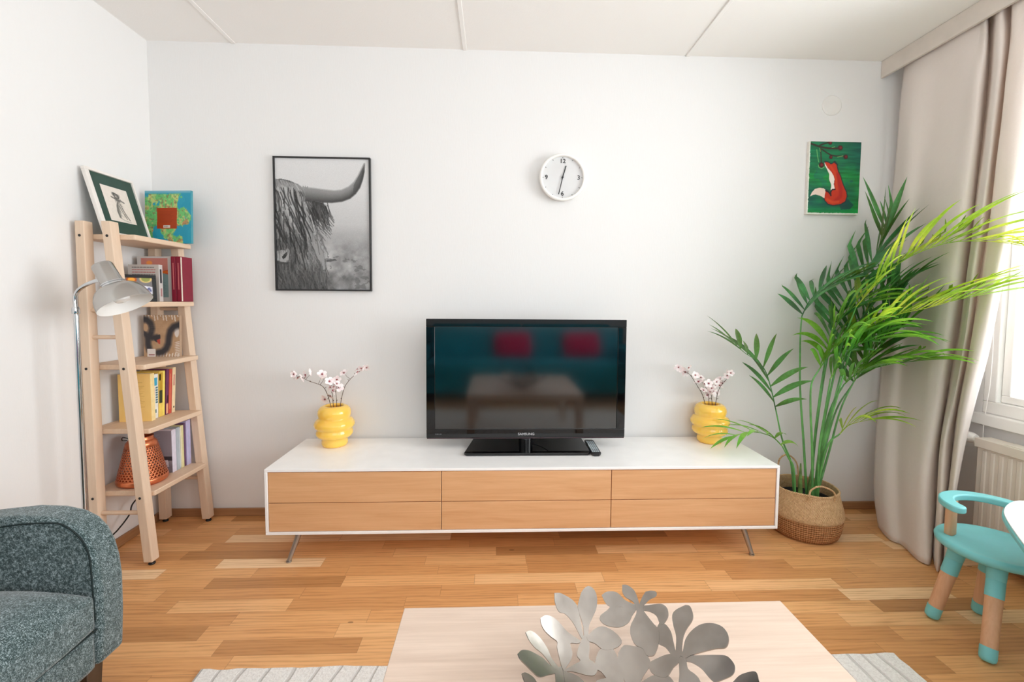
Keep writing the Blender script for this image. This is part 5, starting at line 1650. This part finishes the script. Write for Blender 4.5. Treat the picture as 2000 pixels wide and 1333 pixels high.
for i in range(1, 8):
    a_ = PI * i / 8
    cx_, cy_ = RC[0] + (ri + ro) / 2 * math.cos(e1), RC[1] + (ri + ro) / 2 * math.sin(e1)
    h_ = (ro - ri) / 2
    pl.append((cx_ + h_ * math.cos(e1 - a_), cy_ + h_ * math.sin(e1 - a_)))
for i in range(41):
    a_ = math.radians(10 + 166 * i / 40)
    pl.append((RC[0] + ri * math.cos(a_), RC[1] + ri * math.sin(a_)))
e2 = math.radians(176)
for i in range(1, 8):
    a_ = PI * i / 8
    cx_, cy_ = RC[0] + (ri + ro) / 2 * math.cos(e2), RC[1] + (ri + ro) / 2 * math.sin(e2)
    h_ = (ro - ri) / 2
    pl.append((cx_ - h_ * math.cos(e2 + 0 - a_), cy_ - h_ * math.sin(e2 - a_)))
MB().prism(pl[::-1], 'xy', .443, .466).build('back_rail', M_TEAL, t, bevel=.005, seg=3)
pp = []
for i in range(20):
    a_ = 2 * PI * i / 20
    c_, s_ = math.cos(a_), math.sin(a_)
    pp.append((.023 * math.copysign(abs(c_) ** .6, c_), .014 * math.copysign(abs(s_) ** .6, s_)))
pa = math.radians(25)
PC = (3.507, -.868)
pp = [(PC[0] + x_ * math.cos(pa) - y_ * math.sin(pa), PC[1] + x_ * math.sin(pa) + y_ * math.cos(pa)) for x_, y_ in pp]
MB().prism(pp, 'xy', SZT - .006, .4445).build('back_post', M_BEECH, t, smooth=True, angle=50)
for (fx_, fy_, tx_, ty_) in ((3.432, -.888, 3.508, -.905), (3.413, -1.098, 3.520, -1.020), (3.640, -.868, 3.640, -.900), (3.640, -1.105, 3.640, -1.030)):
    F0, F1 = Vector((fx_, fy_, 0)), Vector((tx_, ty_, SZT - .028))
    dv = (F1 - F0)
    LL = dv.length
    lg = MB().lathe([(.0215, .045), (.0225, .15), (.023, LL - .115)], F0, 28, dv, cap=True).build('leg', M_BEECH, t, smooth=True, angle=50)
    MB().lathe([(0, .0), (.014, .0005), (.0205, .006), (.0225, .014), (.0228, .046), (.0, .0465)], F0 + Vector((0, 0, .0035)), 28, dv).build('foot_cap', M_TEAL, lg, smooth=True, angle=50)
    MB().lathe([(.0, LL - .118), (.0245, LL - .116), (.0245, LL - .062), (.0240, LL - .0605), (.0250, LL - .059), (.0265, LL - .02), (.031, LL + .006), (0, LL + .006)], F0, 28, dv).build('leg_sleeve', M_TEAL, lg, smooth=True, angle=35)

t = thing('kids_table', (3.72, -1.42, 0), "child's table with a white top and turquoise rim at the right edge of the picture", 'table')
kp = [(p[0], p[1]) for p in D['KT']]
kp = [(3.765, -1.028), (3.86, -1.075)][::-1] + kp + [(3.15, -1.46), (3.13, -1.56), (3.17, -1.65), (3.27, -1.73), (3.45, -1.79), (3.62, -1.80), (3.74, -1.76), (3.84, -1.66), (3.92, -1.48), (3.955, -1.30), (3.945, -1.18), (3.915, -1.11)]
kp = [(q_.x, q_.y) for q_ in smoothline([(x_, y_, 0) for x_, y_ in kp + kp[:1]], 4)][:-1]
MB().prism(kp, 'xy', .478, .4955).build('rim', M_TEAL, t, bevel=.004)
kc = (sum(p[0] for p in kp) / len(kp), sum(p[1] for p in kp) / len(kp))
kin = [(kc[0] + (x_ - kc[0]) * .985, kc[1] + (y_ - kc[1]) * .985) for x_, y_ in kp]
MB().prism(kin, 'xy', .4956, .5000).build('tabletop', plain('kids_table_white', (240, 243, 242), .35, var=.01), t, bevel=.0012)
for (x_, y_) in ((3.72, -1.20), (3.36, -1.52), (3.62, -1.66), (3.84, -1.40)):
    F0, F1 = Vector((kc[0] + (x_ - kc[0]) * 1.1, kc[1] + (y_ - kc[1]) * 1.1, 0)), Vector((x_, y_, .478))
    dv = F1 - F0
    LL = dv.length
    lg = MB().lathe([(.0215, .045), (.023, LL - .1)], F0, 24, dv, cap=True).build('leg', M_BEECH, t, smooth=True)
    MB().lathe([(0, 0), (.019, .003), (.0225, .014), (.0228, .046), (0, .0465)], F0 + Vector((0, 0, .003)), 24, dv).build('foot_cap', M_TEAL, lg, smooth=True)
    MB().lathe([(0, LL - .10), (.0245, LL - .10), (.027, LL - .004), (0, LL - .004)], F0, 24, dv).build('leg_sleeve', M_TEAL, lg, smooth=True)

# ------------------------------------------------------------------ seagrass basket
BC_ = (3.395, -.240)


def weave_mat(name, c1, c2, c3, diag):
    k = NT(name)
    x, y, z = k.sep(k.obj())
    an = k.math('ARCTAN2', y, x)
    u_ = k.math('MULTIPLY', an, 34.0 / PI)
    v_ = k.math('MULTIPLY', z, 95.0)
    if diag:
        a = k.wave(k.comb(k.math('ADD', u_, v_), 0.0, 0.0), .5, 1.0, 2, 'X', 1.0)
        b = k.wave(k.comb(k.math('SUBTRACT', u_, v_), 0.0, 0.0), .5, 1.0, 2, 'X', 1.0)
        f = k.math('MAXIMUM', k.math('MULTIPLY', a, .9), k.math('MULTIPLY', b, .9))
    else:
        a = k.wave(k.comb(0.0, 0.0, v_), .32, .5, 2, 'Z', 1.0)
        b = k.wave(k.comb(u_, 0.0, k.math('MULTIPLY', v_, .5)), .45, 1.0, 2, 'X', 1.0)
        f = k.math('ADD', k.math('MULTIPLY', a, .65), k.math('MULTIPLY', b, .35))
    n = k.noise(k.obj(), 75, 4, .6)
    g = k.math('ADD', k.math('MULTIPLY', f, .5), k.math('MULTIPLY', n, .5))
    k.base(k.ramp(g, [(0.28, c3), (0.5, c2), (0.75, c1)]))
    k.b.inputs['Roughness'].default_value = .8
    k.b.inputs['Specular IOR Level'].default_value = .2
    k.bump(g, .9, .006)
    return k.m


M_WV1 = weave_mat('seagrass_light', (240, 206, 162), (214, 170, 124), (150, 104, 66), True)
M_WV2 = weave_mat('seagrass_dark', (206, 158, 112), (178, 128, 86), (120, 80, 50), False)
t = thing('basket', (BC_[0], BC_[1], 0), 'woven seagrass belly basket with loop handles holding the palm', 'basket')


def ridged(prof, amp, n):
    sm = smoothline([(r, 0, h) for r, h in prof], n)
    return [(q_.x + amp * (i % 2), q_.z) for i, q_ in enumerate(sm)]


lo_p = ridged([(.10, .004), (.135, .002), (.150, .016), (.160, .05), (.164, .085), (.163, .105)], .0016, 4)
MB().lathe([(0, .002)] + lo_p, (BC_[0], BC_[1], 0), 72).build('lower_body', M_WV2, t, smooth=True, angle=85, solid=.003)
up_p = ridged([(.160, .098), (.1685, .106), (.171, .118), (.166, .145), (.157, .18), (.149, .21), (.145, .232)], .0013, 5)
in_p = [(.138, .238), (.136, .225), (.142, .19), (.150, .15), (.152, .12)]
MB().lathe(up_p + in_p, (BC_[0], BC_[1], 0), 72).build('upper_body', M_WV1, t, smooth=True, angle=85)
ring = [(BC_[0] + .1435 * math.cos(a_), BC_[1] + .1435 * math.sin(a_), .237 + .002 * math.sin(5 * a_)) for a_ in [2 * PI * i / 60 for i in range(61)]]
MB().tube(ring, .0055, 8).build('rim_braid', M_WV1, t, smooth=True)
for nm in ('HB', 'HF'):
    l_ = [Vector(p) for p in D[nm]]
    dy = .028 if nm == 'HF' else -.012
    l_ = [p + Vector((0, dy * 0, 0)) for p in l_]
    if nm == 'HB':
        ends = [Vector((3.335, -.108, .225)), Vector((3.452, -.108, .225))]
        l_ = [ends[0]] + l_[:-1] + [ends[1]]
    else:
        ends = [Vector((3.312, -.364, .212)), Vector((3.443, -.378, .208))]
        l_ = [ends[0]] + l_ + [ends[1]]
    MB().tube(smoothline(l_, 5), .0042, 8).build('handle', M_WV1, t, smooth=True)

# ------------------------------------------------------------------ palm
t = thing('palm', (3.40, -.24, .1), 'tall green artificial palm growing out of the woven basket beside the cabinet', 'palm')
MB().lathe([(0, .02), (.10, .02), (.128, .168), (.134, .17), (.134, .176), (.122, .176), (.118, .165), (0, .160)], (BC_[0], BC_[1], 0), 48).build('pot', M_DARK, t, smooth=True, angle=40)
MB().lathe([(0, .172), (.06, .170), (.120, .162), (.120, .158), (0, .158)], (BC_[0], BC_[1], 0), 40).build('soil', plain('soil_black', (26, 22, 20), .95, var=.3, vscale=90, bump=.5, bscale=90), t, smooth=True)


def leaf_mat(name, a_, b_, c_, trans):
    k = NT(name)
    v = k.noise(k.obj(), 5.0, 3)
    n2 = k.noise(k.obj(), 60.0, 2)
    f = k.math('ADD', k.math('MULTIPLY', v, .8), k.math('MULTIPLY', n2, .2))
    col = k.ramp(f, [(0.36, a_), (0.5, b_), (0.62, c_)])
    k.base(col)
    k.b.inputs['Roughness'].default_value = .30
    k.b.inputs['Specular IOR Level'].default_value = .6
    tl = k.n('ShaderNodeBsdfTranslucent')
    k.set(tl.inputs[0], k.mix(.5, col, lin((200, 226, 60))))
    mx = k.n('ShaderNodeMixShader')
    mx.inputs[0].default_value = trans
    k.t.links.new(k.b.outputs[0], mx.inputs[1])
    k.t.links.new(tl.outputs[0], mx.inputs[2])
    k.t.links.new(mx.outputs[0], k.t.nodes['Material Output'].inputs[0])
    return k.m


LEAF = [leaf_mat('leaf_dark_green', (22, 76, 42), (42, 118, 62), (76, 160, 88), .22),
        leaf_mat('leaf_mid_green', (44, 116, 40), (84, 164, 58), (138, 200, 86), .32),
        leaf_mat('leaf_backlit_green', (84, 146, 36), (152, 190, 60), (214, 218, 84), .40)]  # yellow-green paints window backlight into the fronds on that side
M_STEM = plain('palm_stem_green', (92, 152, 82), .4, var=.18, vscale=14)
pr = random.Random(11)


def leaflet(m, base, d, nrm_, L_, w_, droop, twist):
    """one long pointed blade that starts along d and bends down by droop"""
    d = d.normalized()
    side = d.cross(nrm_).normalized()
    nrm_ = side.cross(d).normalized()
    n = 9
    p = Vector(base)
    vs = []
    for i in range(n + 1):
        f_ = i / n
        ww = w_ * (math.sin(min(1.0, f_ * 1.9 + .12) * PI / 2) if f_ < .45 else max(0.0, (1 - ((f_ - .45) / .55) ** 1.7)))
        ww = max(ww, .0003)
        fold = nrm_ * (-ww * .28)
        vs += [p - side * ww * .5 - fold * 0 + nrm_ * ww * .18, p - nrm_ * ww * .06, p + side * ww * .5 + nrm_ * ww * .18]
        d = (d + Vector((0, 0, -1)) * droop * (0.3 + f_) / n).normalized()
        rot = Matrix.Rotation(twist / n, 3, d)
        side = (rot @ (side - d * side.dot(d))).normalized()
        nrm_ = side.cross(d).normalized()
        p = p + d * (L_ / n)
        p.y = min(p.y, -.022)
        p.x = min(p.x, 4.02 if p.y < -.78 else 3.845)
    fs = []
    for i in range(n):
        a_ = i * 3
        fs += [(a_, a_ + 1, a_ + 4, a_ + 3), (a_ + 1, a_ + 2, a_ + 5, a_ + 4)]
    m.add(vs, fs)


for fi, (stem, rach, npair, L0, dr, hue, wd_) in enumerate(D['FR']):
    s_ = [Vector(p) for p in stem]
    s_[0].z = .150
    s_[0] = Vector((min(max(s_[0].x, 3.33), 3.47), min(max(s_[0].y, -.30), -.18), .165))
    r_ = [Vector(p) for p in rach]
    ls = smoothline(s_, 6)
    n = len(ls)
    MB().tube(ls, [.0062 - .0032 * i / n for i in range(n)], 8).build('stem', M_STEM, t, smooth=True)
    lr_ = smoothline(r_, 10)
    m = MB()
    nr = len(lr_)
    m.tube(lr_, [.0030 - .0020 * i / nr for i in range(nr)], 6)
    cum = [0]
    for a_, b_ in zip(lr_[:-1], lr_[1:]):
        cum.append(cum[-1] + (b_ - a_).length)
    tot = cum[-1]
    npair = int(npair * 1.35)
    L0 *= 1.3
    wd_ *= 1.3
    for j in range(npair):
        f_ = (j + .5) / npair
        sdist = f_ * tot
        i = min(range(nr), key=lambda q_: abs(cum[q_] - sdist))
        i = min(max(i, 1), nr - 2)
        tan = (lr_[i + 1] - lr_[i - 1]).normalized()
        up_ = (Vector((0, 0, 1)) - tan * tan.z)
        up_ = up_.normalized() if up_.length > .25 else (Vector((0, -1, .2)) - tan * Vector((0, -1, .2)).dot(tan)).normalized()
        sd = tan.cross(up_).normalized()
        for sg in (-1, 1):
            spread = 1.0 - .45 * f_ + pr.uniform(-.12, .12)
            ll = L0 * (.62 + .55 * math.sin(PI * (.18 + .68 * f_))) * pr.uniform(.88, 1.1)
            # blades stand out to both sides of the midrib, the upper ones sweep up and forward
            d_ = tan * (1.0 - .35 * (1 - f_)) + sd * sg * spread * .95 + up_ * pr.uniform(.15, .42)
            leaflet(m, lr_[i] + tan * sg * tot / npair * .2, d_, up_, ll, wd_ * pr.uniform(.85, 1.15), dr * pr.uniform(.8, 1.5) + .25, sg * pr.uniform(-.5, .5))
    leaflet(m, lr_[-1], (lr_[-1] - lr_[-3]), Vector((0, -.3, 1)), L0 * .8, wd_, dr, 0)
    m.build('frond', LEAF[hue], t, smooth=True, angle=80)
# old sheaths at the foot
for (x_, y_, h_, dx) in ((3.375, -.235, .19, -.008), (3.405, -.26, .17, .012), (3.425, -.225, .21, .018)):
    MB().tube([(x_, y_, .165), (x_ + dx * .5, y_, .165 + h_ * .5), (x_ + dx, y_ - .004, .165 + h_)], [.012, .009, .003], 10).build('sheath', plain('sheath_green', (104, 132, 70), .6, var=.25, vscale=40), t, smooth=True)

# ------------------------------------------------------------------ the part of the room behind the camera
M_TSOFA = plain('teal_velvet', (0, 150, 170), .8, var=.08, vscale=6)
t = thing('teal_sofa', (2.1, -3.55, 0), 'teal sofa facing the television, seen only in the screen reflection', 'sofa')
SXa, SXb = .75, 3.55
MB().box(SXa, SXb, -4.05, -3.12, .10, .30).build('base', M_TSOFA, t, bevel=.02, seg=3)
for i in range(2):
    a_ = SXa + .22 + i * 1.18
    MB().box(a_ + .004, a_ + 1.176, -3.82, -3.10, .30, .47).build('seat_cushion', M_TSOFA, t, bevel=.04, seg=4)
    MB().hexa([(a_ + .004, -3.90, .47), (a_ + 1.176, -3.90, .47), (a_ + 1.176, -3.68, .47), (a_ + .004, -3.68, .47)][::1], [(a_ + .004, -4.0, .88), (a_ + 1.176, -4.0, .88), (a_ + 1.176, -3.82, .88), (a_ + .004, -3.82, .88)]).build('back_cushion', M_TSOFA, t, bevel=.04, seg=4)
for (a_, b_) in ((SXa, SXa + .22), (SXb - .22, SXb)):
    MB().box(a_, b_, -4.05, -3.10, .10, .62).build('arm', M_TSOFA, t, bevel=.04, seg=4)
MB().box(SXa, SXb, -4.12, -4.02, .10, .84).build('backrest', M_TSOFA, t, bevel=.03, seg=3)
for x_ in (SXa + .08, SXb - .08):
    for y_ in (-3.2, -4.0):
        MB().tube([(x_, y_, 0), (x_, y_, .10)], .02, 14).build('leg', M_DWOOD, t, smooth=True)
M_MAG = plain('magenta_cloth', (235, 0, 92), .85, var=.06, vscale=20)
for i, (x_, lab) in enumerate(((2.02, 'magenta cushion leaning in the middle of the teal sofa'), (2.90, 'magenta cushion leaning at the right end of the teal sofa'))):
    m = MB()
    n = 14
    vs = []
    w_, h_ = (.46, .30)
    for s in (1, -1):
        for i_ in range(n + 1):
            for j_ in range(n + 1):
                u_, v_ = i_ / n * 2 - 1, j_ / n * 2 - 1
                b_ = .055 * ((1 - u_ ** 4) * (1 - v_ ** 4)) ** .6
                y_ = -3.66 - .10 * (v_ + 1) / 2 + s * b_
                vs.append((x_ + u_ * w_ / 2 * (1 - .04 * v_ * v_), y_ + .05, .478 + (v_ + 1) / 2 * h_))
    N_ = (n + 1) ** 2
    fs = []
    for i_ in range(n):
        for j_ in range(n):
            a_ = i_ * (n + 1) + j_
            fs += [(a_, a_ + 1, a_ + n + 2, a_ + n + 1), (N_ + a_, N_ + a_ + n + 1, N_ + a_ + n + 2, N_ + a_ + 1)]
    tag(m.add(vs, fs).build('cushion', M_MAG, smooth=True, angle=80, origin=(x_, -3.63, .47)), lab, 'cushion', 'magenta cushions on the sofa')
